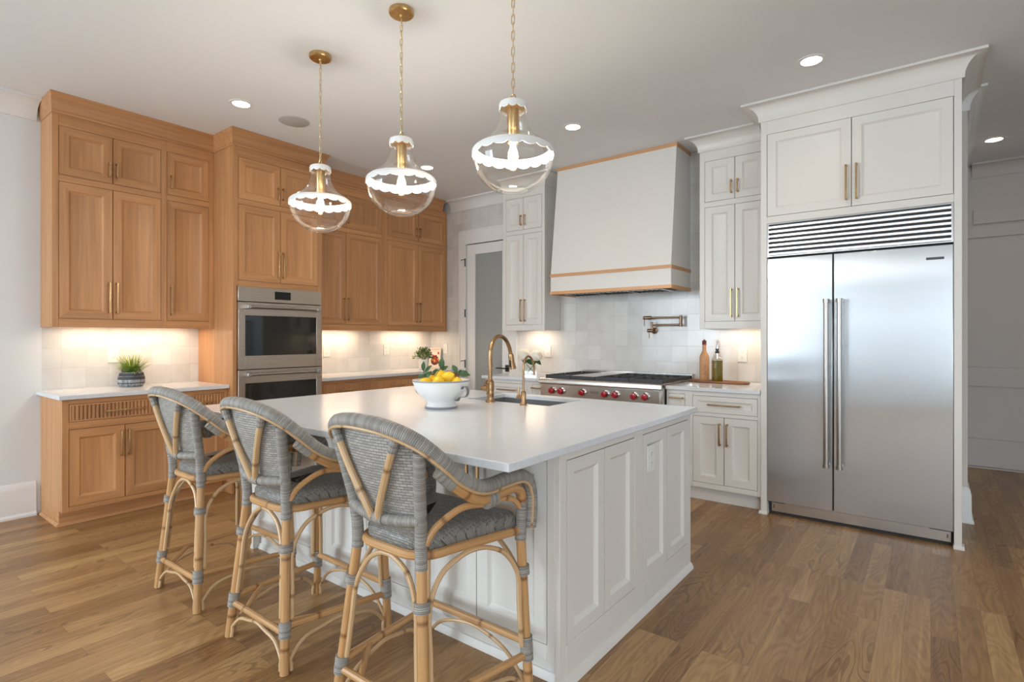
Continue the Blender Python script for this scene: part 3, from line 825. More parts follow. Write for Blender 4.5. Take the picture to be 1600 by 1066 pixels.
def oak_crown_profile():
    return [(0.0, 2.918), (0.012, 2.918), (0.014, 2.934), (0.022, 2.938), (0.027, 2.962), (0.036, 2.992), (0.052, 3.02), (0.074, 3.04), (0.078, 3.0495), (0.0, 3.0495)]

def under_light(parent, tf, u0, u1, w, z, power, name='cabinet_light'):
    """slim lamp under a wall cabinet: a lens that glows plus its light"""
    z += 0.022
    mb = MB(tf); mb.box(u0, u1, w - 0.012, w + 0.012, z - 0.008, z - 0.0005)
    o = mb.build(name, M['ledstrip'], parent)
    c = tf((u0 + u1) / 2, w, z - 0.012); a = Vector(tf(u0, w, z)); b = Vector(tf(u1, w, z))
    along_y = abs((b - a).y) > abs((b - a).x)
    area_light('cabinet_light_glow', c, (0, 0, PI / 2 if along_y else 0), (b - a).length, 0.03, power, (1.0, 0.76, 0.52), parent)
    return o

# ---- oak wall cabinet, left
DU = XU - XW
tf = frX(XU)
c = thing('wall_cabinet', 'oak wall cabinet with six doors at the far left, above the potted grass', 'cabinet', (XU, 1.645, ZUB))
cols = [(1.129, 1.4565), (1.4565, 1.7865), (1.829, 2.157)]
ops = [(cols[0][0], cols[1][1], ZT0, ZT1), (cols[0][0], cols[1][1], ZD0, ZD1), (*cols[2], ZT0, ZT1), (*cols[2], ZD0, ZD1)]
frame_body(c, tf, 1.0915, 2.196, ZUB, 2.93, DU - 0.003, ops, OAK, rail=0.022)
for i, (a, b) in enumerate(cols):
    hu = b - 0.024 if i == 0 else a + 0.024 if i == 1 else a + 0.03
    panel_door(c, tf, a, b, ZT0, ZT1, OAK, ('v', hu, 2.588, 0.108)); panel_door(c, tf, a, b, ZD0, ZD1, OAK, ('v', hu, 1.613, 0.238))
mb = MB(); sweep(mb, [(XW + 0.003, 1.0915), (XU, 1.0915), (XU, 2.1965)], oak_crown_profile(), side=1, scales=[0.33, 1.0]); mb.build('crown_moulding', M['oak_y'], c)
under_light(c, tf, 1.20, 2.08, -0.17, ZUB, 3.4)

# ---- oak base cabinet, left
tf = frX(XB); DB = XB - XW
c = thing('base_cabinet', 'oak base cabinet with fluted drawers at the far left, under the potted grass', 'cabinet', (XB, 1.645, 0))
cols = [(1.129, 1.4615), (1.4615, 1.793), (1.838, 2.173)]
ZB0, ZB1, ZR0, ZR1 = 0.137, 0.672, 0.722, 0.848
ops = [(cols[0][0], cols[1][1], ZB0, ZB1), (cols[0][0], cols[1][1], ZR0, ZR1), (*cols[2], ZB0, ZB1), (*cols[2], ZR0, ZR1)]
def toe(mb):
    mb.box(1.0915, 2.196, -DB + 0.003, -0.075, 0.0, 0.104, 1)
frame_body(c, tf, 1.0915, 2.196, 0.104, 0.882, DB - 0.003, ops, OAK, toe)
mb = MB(); sweep(mb, [(XW + 0.036, 1.0915), (XB - 0.075, 1.0915), (XB - 0.075, 2.196)], [(0, 0), (0.016, 0), (0.014, 0.010), (0.004, 0.02), (0, 0.02)], side=1); mb.build('shoe_moulding', M['oak_y'], c)
panel_door(c, tf, *cols[0], ZB0, ZB1, OAK, ('v', cols[0][1] - 0.024, 0.54, 0.19)); panel_door(c, tf, *cols[1], ZB0, ZB1, OAK, ('v', cols[1][0] + 0.024, 0.54, 0.19))
panel_door(c, tf, *cols[2], ZB0, ZB1, OAK, ('v', cols[2][0] + 0.028, 0.54, 0.19))
fluted_drawer(c, tf, cols[0][0], cols[1][1], ZR0, ZR1, OAK, ('h', 1.466, 0.781, 0.25), M['brass']); fluted_drawer(c, tf, *cols[2], ZR0, ZR1, OAK, ('h', 2.005, 0.781, 0.16), M['brass'])

# ---- tall oven cabinet
tf = frX(XT); DT = XT - XW
c = thing('oven_cabinet', 'tall oak cabinet that houses the built-in double oven', 'cabinet', (XT, 2.62, 0))
OV = (2.2305, 3.0215, 0.43, 1.7455)
ops = [(2.243, 2.995, ZT0, ZT1), (2.243, 2.995, 1.795, 2.440), OV, (2.243, 2.995, 0.137, 0.40)]
mb = MB(tf); T = 0.021
u0, u1 = 2.1975, 3.041
mb.box(u0, u0 + 0.02, -DT + 0.003, -T, 0, 2.93, 0); mb.box(u1 - 0.02, u1, -DT + 0.003, -T, 0, 2.93, 0)
mb.box(u0 + 0.02, u1 - 0.02, -DT + 0.003, -DT + 0.02, 0, 2.93, 0)
mb.box(u0 + 0.02, u1 - 0.02, -DT + 0.02, -T, 1.765, 2.93, 0); mb.box(u0 + 0.02, u1 - 0.02, -DT + 0.02, -T, 0.104, 0.41, 0)
us = [u0, 2.2305, 2.243, 2.995, 3.0215, u1]; zs = [0.104, 0.137, 0.40, 0.43, 1.7455, 1.795, 2.440, ZT0, ZT1, 2.93]
for i in range(5):
    run = None; uc = (us[i] + us[i + 1]) / 2
    for j in range(len(zs) - 1):
        zc = (zs[j] + zs[j + 1]) / 2
        if any(o[0] < uc < o[1] and o[2] < zc < o[3] for o in ops):
            if run is not None: mb.box(us[i], us[i + 1], -T, 0, run, zs[j], 1 if 2.243 < uc < 2.995 else 0); run = None
        elif run is None: run = zs[j]
    if run is not None: mb.box(us[i], us[i + 1], -T, 0, run, zs[-1], 1 if 2.243 < uc < 2.995 else 0)
mb.box(u0 + 0.02, u1 - 0.02, -DT + 0.02, -0.075, 0, 0.104, 1)
mb.build('body', list(OAK), c, bevel=0.0012, segs=1)
for a, b, hu in ((2.243, 2.619, 2.596), (2.619, 2.995, 2.642)):
    panel_door(c, tf, a, b, ZT0, ZT1, OAK, ('v', hu, 2.592, 0.108)); panel_door(c, tf, a, b, 1.795, 2.440, OAK, ('v', hu, 1.956, 0.232), hmat=M['brass'])
panel_door(c, tf, 2.243, 2.995, 0.137, 0.40, OAK, ('h', 2.619, 0.33, 0.25), name='drawer')
mb = MB(); sweep(mb, [(XU + 0.004, 2.1975), (XT, 2.1975), (XT, 3.041), (XU + 0.004, 3.041)], oak_crown_profile(), side=1, scales=[0.52, 0.95, 0.52]); mb.build('crown_moulding', M['oak_y'], c)

# ---- double oven
o = thing('double_oven', 'built-in stainless double wall oven with dark glass doors in the tall oak cabinet', 'oven', (XT, 2.626, 0.435))
tf = frX(XT); a, b = OV[0] + 0.002, OV[1] - 0.002
mb = MB(tf); mb.box(a + 0.02, b - 0.02, -0.56, -0.002, 0.436, 1.74); mb.build('housing', M['dark'], o)
mb = MB(tf); mb.box(a, b, -0.002, 0.022, 1.617, 1.744, 0)
mb.build('control_panel', M['steel_oven'], o, bevel=0.003)
mb = MB(tf); mb.box(2.554, 2.705, 0.022, 0.0235, 1.646, 1.716, 0); text_into(mb, '8:14', 0.034, tf(2.63, 0.0238, 1.681), (0, 1, 0), (0, 0, 1), 1, 0.0003)
mb.build('display', [M['screen'], plain('dim_display_digits', (0.16, 0.20, 0.22), 0.4)], o)
mb = MB(tf)
for row in (1.672, 1.702):
    for k in range(9):
        mb.box(2.29 + k * 0.027, 2.298 + k * 0.027, 0.022, 0.0224, row - 0.003, row + 0.003)
mb.box(2.775, 2.783, 0.022, 0.0224, 1.665, 1.673)
mb.build('touch_marks', plain('touch_print', (0.34, 0.28, 0.22), 0.4), o)

def oven_door(z0, z1, gz0, gz1, hz):
    mb = MB(tf); g0, g1 = 2.291, 2.964
    mb.box(a, g0, 0.0, 0.026, z0, z1); mb.box(g1, b, 0.0, 0.026, z0, z1); mb.box(g0, g1, 0.0, 0.026, z0, gz0); mb.box(g0, g1, 0.0, 0.026, gz1, z1)
    d = mb.build('oven_door', M['steel_oven'], o, bevel=0.002)
    mb = MB(tf); mb.box(g0 - 0.001, g1 + 0.001, 0.004, 0.0215, gz0 - 0.001, gz1 + 0.001); mb.build('glass', M['blackglass'], d, smooth=0)
    mb = MB(tf)
    mb.tube([(2.30, 0.07, hz), (2.955, 0.07, hz)], 0.0125, 14)
    for u in (2.30, 2.955):
        mb.box(u - 0.016, u + 0.016, 0.026, 0.086, hz - 0.018, hz + 0.018)
    mb.build('handle', M['steel_v'], d, bevel=0.005)
    return d
d = oven_door(1.040, 1.611, 1.155, 1.498, 1.571)
mb = MB(tf); text_into(mb, 'WOLF', 0.018, tf(2.63, 0.0264, 1.096), (0, 1, 0), (0, 0, 1), 0, 0.0003); mb.build('nameplate', plain('engraved_mark', (0.18, 0.16, 0.14), 0.4), d)
oven_door(0.437, 1.034, 0.58, 0.920, 0.996)

# ---- oak wall cabinets, right: two units
tf = frX(XU)
for lab, u0, u1, cols in (('oak wall cabinet with four doors between the oven cabinet and the corner cabinet', 3.041, 4.076, [(3.080, 3.5575), (3.5575, 4.036)]),
                          ('oak wall cabinet with four doors in the corner next to the pantry door', 4.076, 5.092, [(4.116, 4.5905), (4.5905, 5.060)])):
    c = thing('wall_cabinet', lab, 'cabinet', (XU, (u0 + u1) / 2, ZUB))
    ops = [(cols[0][0], cols[1][1], ZT0, ZT1), (cols[0][0], cols[1][1], ZD0, ZD1)]
    frame_body(c, tf, u0 + 0.0005, u1 - 0.0005, ZUB, 2.93, DU - 0.003, ops, OAK, rail=0.022)
    for i, (a, b) in enumerate(cols):
        hu = b - 0.026 if i == 0 else a + 0.026
        panel_door(c, tf, a, b, ZT0, ZT1, OAK, ('v', hu, 2.588, 0.108)); panel_door(c, tf, a, b, ZD0, ZD1, OAK, ('v', hu, 1.613, 0.238))
    mb = MB(); sweep(mb, [(XU, u0 + 0.001), (XU, u1 if u1 < 5 else 4.998)], oak_crown_profile(), side=1); mb.build('crown_moulding', M['oak_y'], c)
    under_light(c, tf, u0 + 0.22, u1 - 0.2, -0.17, ZUB, 2.6)

# ---- oak base cabinets, right: three units
tf = frX(XB)
for lab, u0, u1 in (('oak base cabinet with fluted drawer right beside the double oven', 3.041, 3.718),
                    ('oak base cabinet with fluted drawer, middle of the run right of the oven', 3.718, 4.395),
                    ('oak base cabinet with fluted drawer in the corner next to the pantry door', 4.395, 5.066)):
    c = thing('base_cabinet', lab, 'cabinet', (XB, (u0 + u1) / 2, 0))
    a, b = u0 + (0.03 if u0 > 3.1 else 0.04), u1 - (0.025 if u1 < 5 else 0.045); mid = (a + b) / 2
    ops = [(a, b, ZR0, ZR1), (a, b, ZB0, ZB1)]
    def toe2(mb, u0=u0, u1=u1): mb.box(u0 + 0.001, u1 - 0.001, -DB + 0.003, -0.075, 0, 0.104, 1)
    frame_body(c, tf, u0 + 0.0005, u1 - 0.0005, 0.104, 0.882, DB - 0.003, ops, OAK, toe2)
    fluted_drawer(c, tf, a, b, ZR0, ZR1, OAK, ('h', mid, 0.781, 0.165), M['brass'])
    panel_door(c, tf, a, mid, ZB0, ZB1, OAK, ('v', mid - 0.024, 0.54, 0.19)); panel_door(c, tf, mid, b, ZB0, ZB1, OAK, ('v', mid + 0.024, 0.54, 0.19))

# ---- worktops
def slab(name, x0, x1, y0, y1, label, z0=0.884, z1=0.914):
    mb = MB(); mb.box(x0, x1, y0, y1, z0, z1); o = mb.build(name, M['quartz'], bevel=0.003)
    return tag(o, label, 'countertop')
slab('countertop', XW + 0.004, -4.677, 1.0646, 2.1965, 'white quartz counter on the far-left oak base cabinet, with the potted grass on it')
slab('countertop', XW + 0.004, -4.677, 3.0425, 5.078, 'white quartz counter right of the oven, with the small plant and cookbook')

# ---- white wall cabinets either side of the hood
YU = 4.788; DUW = YW - YU
tf = frYm(YU)
def white_upper(label, u0, u1, cols, crown_path):
    c = thing('wall_cabinet', label, 'cabinet', ((u0 + u1) / 2, YU, ZUB))
    ops = [(cols[0][0], cols[1][1], ZT0, ZT1), (cols[0][0], cols[1][1], ZD0, ZD1)]
    frame_body(c, tf, u0, u1, ZUB, 2.93, DUW - 0.003, ops, WHT, rail=0.022)
    for i, (a, b) in enumerate(cols):
        hu = b - 0.026 if i == 0 else a + 0.026
        panel_door(c, tf, a, b, ZT0, ZT1, WHT, ('v', hu, 2.586, 0.112)); panel_door(c, tf, a, b, ZD0, ZD1, WHT, ('v', hu, 1.604, 0.24))
    mb = MB(); sweep(mb, crown_path, cove(0.098, 2.921, CH - 0.0006), side=1); mb.build('crown_moulding', M['white'], c)
    return c
c = white_upper('white wall cabinet left of the range hood, above the vase of hydrangeas', -3.799, -3.236, [(-3.757, -3.515), (-3.515, -3.273)],
                [(-3.799, YU), (-3.236, YU), (-3.236, YW - 0.003)])
under_light(c, tf, -3.62, -3.36, -0.17, ZUB, 1.3)
c = white_upper('white wall cabinet between the range hood and the refrigerator', -1.603, -1.008, [(-1.560, -1.309), (-1.309, -1.058)],
                [(-1.603, YW - 0.003), (-1.603, YU), (-1.1, YU)])
under_light(c, tf, -1.42, -1.12, -0.17, ZUB, 1.2)

# ---- white base cabinets on the back wall
YB = 4.375; DBW = YW - YB
tf = frYm(YB)
def white_base(label, u0, u1, drawers, doors, tall=()):
    c = thing('base_cabinet', label, 'cabinet', ((u0 + u1) / 2, YB, 0))
    ops = []
    for a, b, *_ in drawers: ops.append((a, b, 0.714, 0.848))
    if doors: ops.append((doors[0][0], doors[-1][1], 0.155, 0.686))
    for a, b in tall: ops.append((a, b, 0.155, 0.852))
    def toe3(mb): mb.box(u0, u1, -DBW + 0.003, -0.07, 0, 0.115, 0)
    frame_body(c, tf, u0, u1, 0.115, 0.882, DBW - 0.003, ops, WHT, toe3)
    for a, b, hl in drawers: panel_door(c, tf, a, b, 0.714, 0.848, WHT, ('h', (a + b) / 2, 0.781, hl), name='drawer', s=0.036, dp=0.009)
    for i, (a, b) in enumerate(doors):
        hu = b - 0.03 if i == 0 else a + 0.026
        panel_door(c, tf, a, b, 0.155, 0.686, WHT, ('v', hu, 0.552, 0.175))
    for a, b in tall: panel_door(c, tf, a, b, 0.155, 0.852, WHT, ('h', (a + b) / 2, 0.818, 0.115), name='pull_out', s=0.03, dp=0.006)
    return c
white_base('white base cabinet left of the range, nearest the pantry door', -3.705, -2.972, [(-3.665, -3.17, 0.235)], [(-3.665, -3.4175), (-3.4175, -3.17)], [(-3.105, -2.99)])
white_base('white base cabinet between the range and the refrigerator', -1.738, -1.008, [(-1.522, -1.030, 0.245)], [(-1.522, -1.276), (-1.276, -1.030)], [(-1.722, -1.584)])
slab('countertop', -3.738, -2.958, 4.347, YW - 0.004, 'white quartz counter left of the range, carrying the hydrangeas')
slab('countertop', -1.738, -1.008, 4.347, YW - 0.004, 'white quartz counter between range and refrigerator, carrying the bottles')
c = thing('base_cabinet', 'white cabinet with two wide drawers under the rangetop, mostly hidden by the island', 'cabinet', (-2.35, YB, 0))
def toe4(mb): mb.box(-2.96, -1.742, -DBW + 0.003, -0.07, 0, 0.115, 0)
frame_body(c, tf, -2.970, -1.740, 0.115, 0.715, DBW - 0.003, [(-2.93, -1.78, 0.155, 0.40), (-2.93, -1.78, 0.435, 0.68)], WHT, toe4)
for z0, z1 in ((0.155, 0.40), (0.435, 0.68)): panel_door(c, tf, -2.93, -1.78, z0, z1, WHT, ('h', -2.355, (z0 + z1) / 2, 0.3), name='drawer')

# ---- range hood
hx0, hx1 = -3.055, -1.789
h = thing('range_hood', 'cream plaster range hood with oak trim bands over the range', 'range hood', ((hx0 + hx1) / 2, 4.85, 1.745))
mb = MB()
yb, yt = 4.618, 4.752
prof = [(yb, 1.757), (yb, 1.94), (yt, CH - 0.001), (YW - 0.003, CH - 0.001), (YW - 0.003, 1.757)]
vs = [(hx0 + 0.006, y, z) for y, z in prof] + [(hx1 - 0.006, y, z) for y, z in prof]
mb.add(vs, [(0, 1, 6, 5), (1, 2, 7, 6), (2, 3, 8, 7), (3, 4, 9, 8), (0, 1, 2, 3, 4), (9, 8, 7, 6, 5)])
mb.build('body', M['white'], h, bevel=0.002)
def band(z0, z1, yf, name, yf2=None):
    mb = MB(); x0, x1 = hx0 - 0.001, hx1 + 0.001; yf2 = yf if yf2 is None else yf2
    t = 0.016
    def pr(xa, xb, ya, yb_, za, zb, sl=0): pass
    vs = []
    def quadbox(xa, xb, y0a, y1a, y0b, y1b):
        v = [(xa, y0a, z0), (xb, y0a, z0), (xb, y1a, z0), (xa, y1a, z0), (xa, y0b, z1), (xb, y0b, z1), (xb, y1b, z1), (xa, y1b, z1)]
        mb.add(v, [(0, 1, 2, 3), (4, 5, 6, 7), (0, 1, 5, 4), (1, 2, 6, 5), (2, 3, 7, 6), (3, 0, 4, 7)])
    quadbox(x0, x1, yf, yf + t, yf2, yf2 + t)
    quadbox(x0, x0 + t, yf + t, YW - 0.003, yf2 + t, YW - 0.003); quadbox(x1 - t, x1, yf + t, YW - 0.003, yf2 + t, YW - 0.003)
    mb.build(name, M['oak_x'], h, bevel=0.0015)
band(1.743, 1.774, yb - 0.007, 'bottom_trim'); band(1.918, 1.948, yb - 0.007, 'middle_trim', yb - 0.0065); band(3.018, 3.0494, yt - 0.004, 'top_trim', yt - 0.007)
mb = MB(); mb.box(hx0 + 0.12, hx1 - 0.10, yb + 0.05, YW - 0.12, 1.742, 1.7575, 0)
for k in range(1, 3):
    x = hx0 + 0.12 + (hx1 - hx0 - 0.22) * k / 3; mb.box(x - 0.01, x + 0.01, yb + 0.05, YW - 0.12, 1.738, 1.742, 0)
for k in range(22):
    x = hx0 + 0.15 + k * 0.045; mb.box(x, x + 0.02, yb + 0.10, YW - 0.17, 1.739, 1.742, 1)
for k in (0.25, 0.5, 0.75):
    mb.lathe([(0.0, -0.004), (0.018, -0.003), (0.02, 0)], (hx0 + (hx1 - hx0) * k, yb + 0.075, 1.742), 12, 2)
mb.build('filter_insert', [M['steel_range'], M['dark'], M['chrome']], h)

# ---- rangetop
r = thing('rangetop', 'stainless gas rangetop with seven red knobs below the hood', 'stove', (-2.345, 4.6, 0.72))
rx0, rx1 = -2.952, -1.744; ry = 4.27
mb = MB()
mb.box(rx0 + 0.012, rx1 - 0.012, ry + 0.028, YW - 0.02, 0.722, 0.884)
mb.box(rx0 + 0.012, rx1 - 0.012, ry + 0.02, YW - 0.06, 0.884, 0.924)
mb.box(rx0, rx0 + 0.012, ry + 0.03, 4.345, 0.722, 0.92); mb.box(rx1 - 0.012, rx1, ry + 0.03, 4.345, 0.722, 0.92)
mb.box(rx0 + 0.012, rx1 - 0.012, YW - 0.06, YW - 0.02, 0.884, 0.972)
mb.build('body', M['steel_range'], r, bevel=0.002)
mb = MB()
pr = [(ry + 0.03, 0.876), (ry + 0.006, 0.876), (ry, 0.884), (ry, 0.914), (ry + 0.004, 0.922), (ry + 0.014, 0.9265), (ry + 0.06, 0.9265), (ry + 0.06, 0.90), (ry + 0.03, 0.89)]
mb.prism(pr, 0, rx0, rx1); mb.build('bullnose', M['steel_range'], r)
mb = MB(); mb.box(rx0 + 0.02, rx1 - 0.02, ry + 0.018, ry + 0.0275, 0.722, 0.872); cp = mb.build('control_panel', M['steel_range'], r, bevel=0.002)
mb = MB(); text_into(mb, 'WOLF', 0.03, (-2.368, ry + 0.0176, 0.821), (1, 0, 0), (0, 0, 1), 0, 0.0003); mb.build('nameplate', M['black'], cp)
for kx in (-2.807, -2.709, -2.485, -2.258, -2.158, -1.985, -1.886):
    mb = MB(); z = 0.816
    mb.lathe([(0.033, 0.0), (0.033, 0.010), (0.029, 0.015)], (kx, ry + 0.018, z), 24, axis=1)
    # the lathe runs along +Y; mirror towards the room
    mb.v = [(x, 2 * (ry + 0.018) - y, zz) for x, y, zz in mb.v]
    kb = mb.build('knob_bezel', M['chrome'], r)
    mb = MB(); mb.lathe([(0.024, 0.010), (0.0255, 0.02), (0.0255, 0.036), (0.0235, 0.043), (0.012, 0.045), (0.0, 0.045)], (kx, ry + 0.018, z), 24, axis=1)
    mb.v = [(x, 2 * (ry + 0.018) - y, zz) for x, y, zz in mb.v]
    mb.box(kx - 0.003, kx + 0.003, ry - 0.032, ry - 0.026, z - 0.02, z + 0.02)
    mb.build('knob', M['red'], r)
def grate(x0, x1, burners):
    mb = MB(); y0, y1 = ry + 0.085, YW - 0.085; z0, z1 = 0.930, 0.956; t = 0.013
    mb.box(x0, x1, y0, y0 + t, z0 - 0.005, z1); mb.box(x0, x1, y1 - t, y1, z0, z1); mb.box(x0, x0 + t, y0 + t, y1 - t, z0, z1); mb.box(x1 - t, x1, y0 + t, y1 - t, z0, z1)
    ym = (y0 + y1) / 2; mb.box(x0 + t, x1 - t, ym - t / 2, ym + t / 2, z0 + 0.004, z1)
    xm = (x0 + x1) / 2
    for yc in ((y0 + ym) / 2, (ym + y1) / 2):
        q = (ym - y0) / 2
        for dx, dy in ((1, 0), (-1, 0), (0, 1), (0, -1), (0.8, 0.8), (-0.8, 0.8), (0.8, -0.8), (-0.8, -0.8)):
            ex = (x1 - x0) / 2 - 0.006; ey = q - 0.004
            mb.tube([(xm + dx * 0.04, yc + dy * 0.04, z1 - 0.006), (xm + dx * ex, yc + dy * ey, z1 - 0.006)], 0.006, 4)
    for px in (x0 + t / 2, x1 - t / 2):
        for py in (y0 + t / 2, y1 - t / 2): mb.box(px - 0.006, px + 0.006, py - 0.006, py + 0.006, 0.924, z0)
    mb.build('grate', M['iron'], r, smooth=40)
    for yc in ((y0 + ym) / 2, (ym + y1) / 2):
        mb = MB(); mb.lathe([(0.058, 0.9242), (0.058, 0.932), (0.042, 0.934), (0.042, 0.941), (0.0, 0.943)], (xm, yc, 0), 24); mb.build('burner', M['iron'], r)
grate(rx0 + 0.02, -2.665, 2); grate(-2.398, -2.072, 2); grate(-2.068, rx1 - 0.02, 2)
mb = MB(); mb.box(-2.660, -2.404, ry + 0.085, ry + 0.105, 0.926, 0.954, 1); mb.box(-2.660, -2.404, ry + 0.105, YW - 0.085, 0.926, 0.957, 0)
mb.build('griddle', [M['steel_range'], M['iron']], r, bevel=0.003)

# ---- refrigerator and its enclosure
YF = 4.357
fx0, fx1 = -0.9615, 0.1135
e = thing('refrigerator_cabinet', 'white tall panels and two-door cabinet framing the refrigerator', 'cabinet', (-0.425, YF, 0))
mb = MB()
mb.box(-1.0055, fx0 - 0.001, YF, YW - 0.004, 0, 2.93); mb.box(fx1 + 0.001, 0.1535, YF, 5.034, 0, 2.93)
mb.box(fx0 - 0.001, fx1 + 0.001, YF + 0.021, YW - 0.004, 2.152, 2.93)
mb.box(fx0 - 0.001, fx1 + 0.001, YF, YF + 0.021, 2.152, 2.204); mb.box(fx0 - 0.001, fx1 + 0.001, YF, YF + 0.021, 2.812, 2.93)
mb.build('body', M['white'], e, bevel=0.0015, segs=1)
mb = MB()
for a, b in ((-1.0175, fx0 + 0.002), (fx1 - 0.002, 0.1655)):
    mb.prism([(YF - 0.012, 0), (YF - 0.012, 0.008), (YF - 0.001, 0.022), (YF + 0.06, 0.022), (YF + 0.06, 0)], 0, a, b)
mb.build('shoe_moulding', M['white'], e)
tf = frYm(YF)
panel_door(e, tf, fx0, -0.4285, 2.204, 2.812, WHT, ('v', -0.4585, 2.37, 0.24)); panel_door(e, tf, -0.4285, fx1, 2.204, 2.812, WHT, ('v', -0.3985, 2.37, 0.24))
mb = MB(); sweep(mb, [(-1.0055, YW - 0.32), (-1.0055, YF), (0.1535, YF), (0.1535, 5.034)], cove(0.10, 2.910, CH - 0.0006), side=1, scales=[1.22, 0.68, 1.15]); mb.build('crown_moulding', M['white'], e)

f = thing('refrigerator', 'wide built-in stainless refrigerator with twin doors, long bar handles and a louvred top', 'refrigerator', (-0.425, YF, 0))
mb = MB(); mb.box(fx0 + 0.005, fx1 - 0.005, YF + 0.055, YW - 0.03, 0.0, 2.149); mb.build('housing', M['dark'], f)
XS = -0.537
for a, b, hu, nm in ((fx0 + 0.001, XS - 0.003, -0.571, 'left'), (XS + 0.003, fx1 - 0.001, -0.492, 'right')):
    mb = MB(tf); mb.box(a, b, -0.052, -0.001, 0.102, 1.892); d = mb.build('door', M['steel'], f, bevel=0.004)
    mb = MB(tf); mb.tube([(hu, 0.062, 0.418), (hu, 0.062, 1.572)], 0.0175, 18)
    for z in (0.425, 1.565):
        mb.tube([(hu, 0.062, z - 0.012), (hu, 0.062, z + 0.012)], 0.021, 18); mb.tube([(hu, -0.001, z), (hu, 0.062, z)], 0.012, 12)
    mb.build('handle', M['steel_v'], d)
    if nm == 'right':
        mb = MB(tf); mb.box(-0.023, 0.067, -0.001, 0.0012, 1.803, 1.8185, 0); text_into(mb, 'SUB-ZERO', 0.0125, tf(0.022, 0.0014, 1.8108), (1, 0, 0), (0, 0, 1), 1, 0.0003)
        mb.build('badge', [plain('badge_grey', (0.09, 0.09, 0.095), 0.35), plain('badge_letters', (0.5, 0.5, 0.5), 0.4)], d)
mb = MB(tf)
mb.box(fx0 + 0.001, fx0 + 0.012, -0.05, 0.0, 1.905, 2.150); mb.box(fx1 - 0.012, fx1 - 0.001, -0.05, 0.0, 1.905, 2.150)
mb.box(fx0 + 0.012, fx1 - 0.012, -0.05, 0.0, 2.142, 2.150); mb.box(fx0 + 0.012, fx1 - 0.012, -0.05, 0.0, 1.905, 1.912)
ns = 7; zz0, zz1 = 1.912, 2.142; p = (zz1 - zz0) / ns
for k in range(ns):
    z = zz0 + k * p
    pr = [(-0.004, z + 0.002), (-0.0011, z + 0.006), (0.0, z + p * 0.60), (-0.005, z + p * 0.68), (-0.030, z + p * 0.74), (-0.032, z + p * 0.68), (-0.02, z + p * 0.5), (-0.016, z + 0.002)]
    vs = [(fx0 + 0.012, w, zz) for w, zz in pr] + [(fx1 - 0.012, w, zz) for w, zz in pr]; n = len(pr)
    mb.add(vs, [(i, (i + 1) % n, n + (i + 1) % n, n + i) for i in range(n)])
mb.box(fx0 + 0.012, fx1 - 0.012, -0.053, -0.0435, 1.912, 2.142, 1)  # dark sheet stands in for the shade between the slats
mb.build('grille', [M['steel_grille'], plain('grille_gap_shade', (0.10, 0.10, 0.105), 0.5)], f, smooth=20)
mb = MB(tf); mb.box(fx0 + 0.022, fx1 - 0.012, -0.06, -0.048, 0.022, 0.098, 0)
mb.box(fx0 + 0.035, fx0 + 0.04, -0.048, -0.0475, 0.045, 0.07, 1); mb.box(fx1 - 0.032, fx1 - 0.027, -0.048, -0.0475, 0.045, 0.07, 1)
mb.build('kick_plate', [M['steel_grille'], M['black']], f, bevel=0.001)
mb = MB(tf); mb.box(fx0 + 0.003, fx0 + 0.12, -0.05, -0.004, 0.0985, 0.1015); mb.box(fx1 - 0.12, fx1 - 0.003, -0.05, -0.004, 0.0985, 0.1015); mb.build('hinge_plate', M['black'], f)

# ------------------------------------------------------------------ island
IX0, IX1, IY0, IY1 = -3.372, -1.054, 1.356, 3.112
BX0, BX1, BY0, BY1 = -3.345, -1.085, 1.705, 3.086
isl = thing('kitchen_island', 'white panelled kitchen island base under the large quartz slab', 'kitchen island', ((BX0 + BX1) / 2, (BY0 + BY1) / 2, 0))
mb = MB()
SX0, SX1, SY0, SY1 = -2.400, -1.757, 2.640, 3.045
mb.box(BX0 + 0.022, BX1 - 0.022, BY0 + 0.022, BY1 - 0.022, 0.10, 0.66)
mb.box(BX0 + 0.022, BX1 - 0.022, BY0 + 0.022, SY0 - 0.03, 0.66, 0.883); 
mb.box(BX0 + 0.022, SX0 - 0.03, SY0 - 0.03, BY1 - 0.022, 0.66, 0.883); mb.box(SX1 + 0.03, BX1 - 0.022, SY0 - 0.03, BY1 - 0.022, 0.66, 0.883)
mb.box(BX0 + 0.03, BX1 - 0.024, BY0 + 0.07, BY1 - 0.07, 0.0, 0.10)
def face(tf, u0, u1, openings, z0=0.10):
    us = sorted({u0, u1} | {a for o in openings for a in o[:2]}); zs = sorted({z0, 0.883} | {a for o in openings for a in o[2:]})
    old = mb.tf; mb.tf = tf
    for i in range(len(us) - 1):
        uc = (us[i] + us[i + 1]) / 2; run = None
        for j in range(len(zs) - 1):
            zc = (zs[j] + zs[j + 1]) / 2
            if any(o[0] < uc < o[1] and o[2] < zc < o[3] for o in openings):
                if run is not None: mb.box(us[i], us[i + 1], -0.022, 0, run, zs[j]); run = None
            elif run is None: run = zs[j]
        if run is not None: mb.box(us[i], us[i + 1], -0.022, 0, run, zs[-1])
    mb.tf = old
PZ0, PZ1 = 0.153, 0.849
endops = [(1.752, 2.348, PZ0, PZ1), (2.434, 3.034, PZ0, PZ1)]
face(frX(BX1), BY0, BY1, endops, 0.0)
face(lambda u, w, z: (BX0 - w, u, z), BY0, BY1, endops, 0.0)
nf = 3; fr_cols = []
FW0, FW1 = BX0 + 0.022, BX1 - 0.022
W = (FW1 - FW0 - 0.05) / nf
for k in range(nf):
    a = FW0 + 0.035 + k * W; b = a + W - 0.02; fr_cols.append((a, b))
fops = [(a, b, 0.155, 0.849) for a, b in fr_cols]
face(frYm(BY0), FW0, FW1, fops); face(frYp(BY1), FW0, FW1, fops)
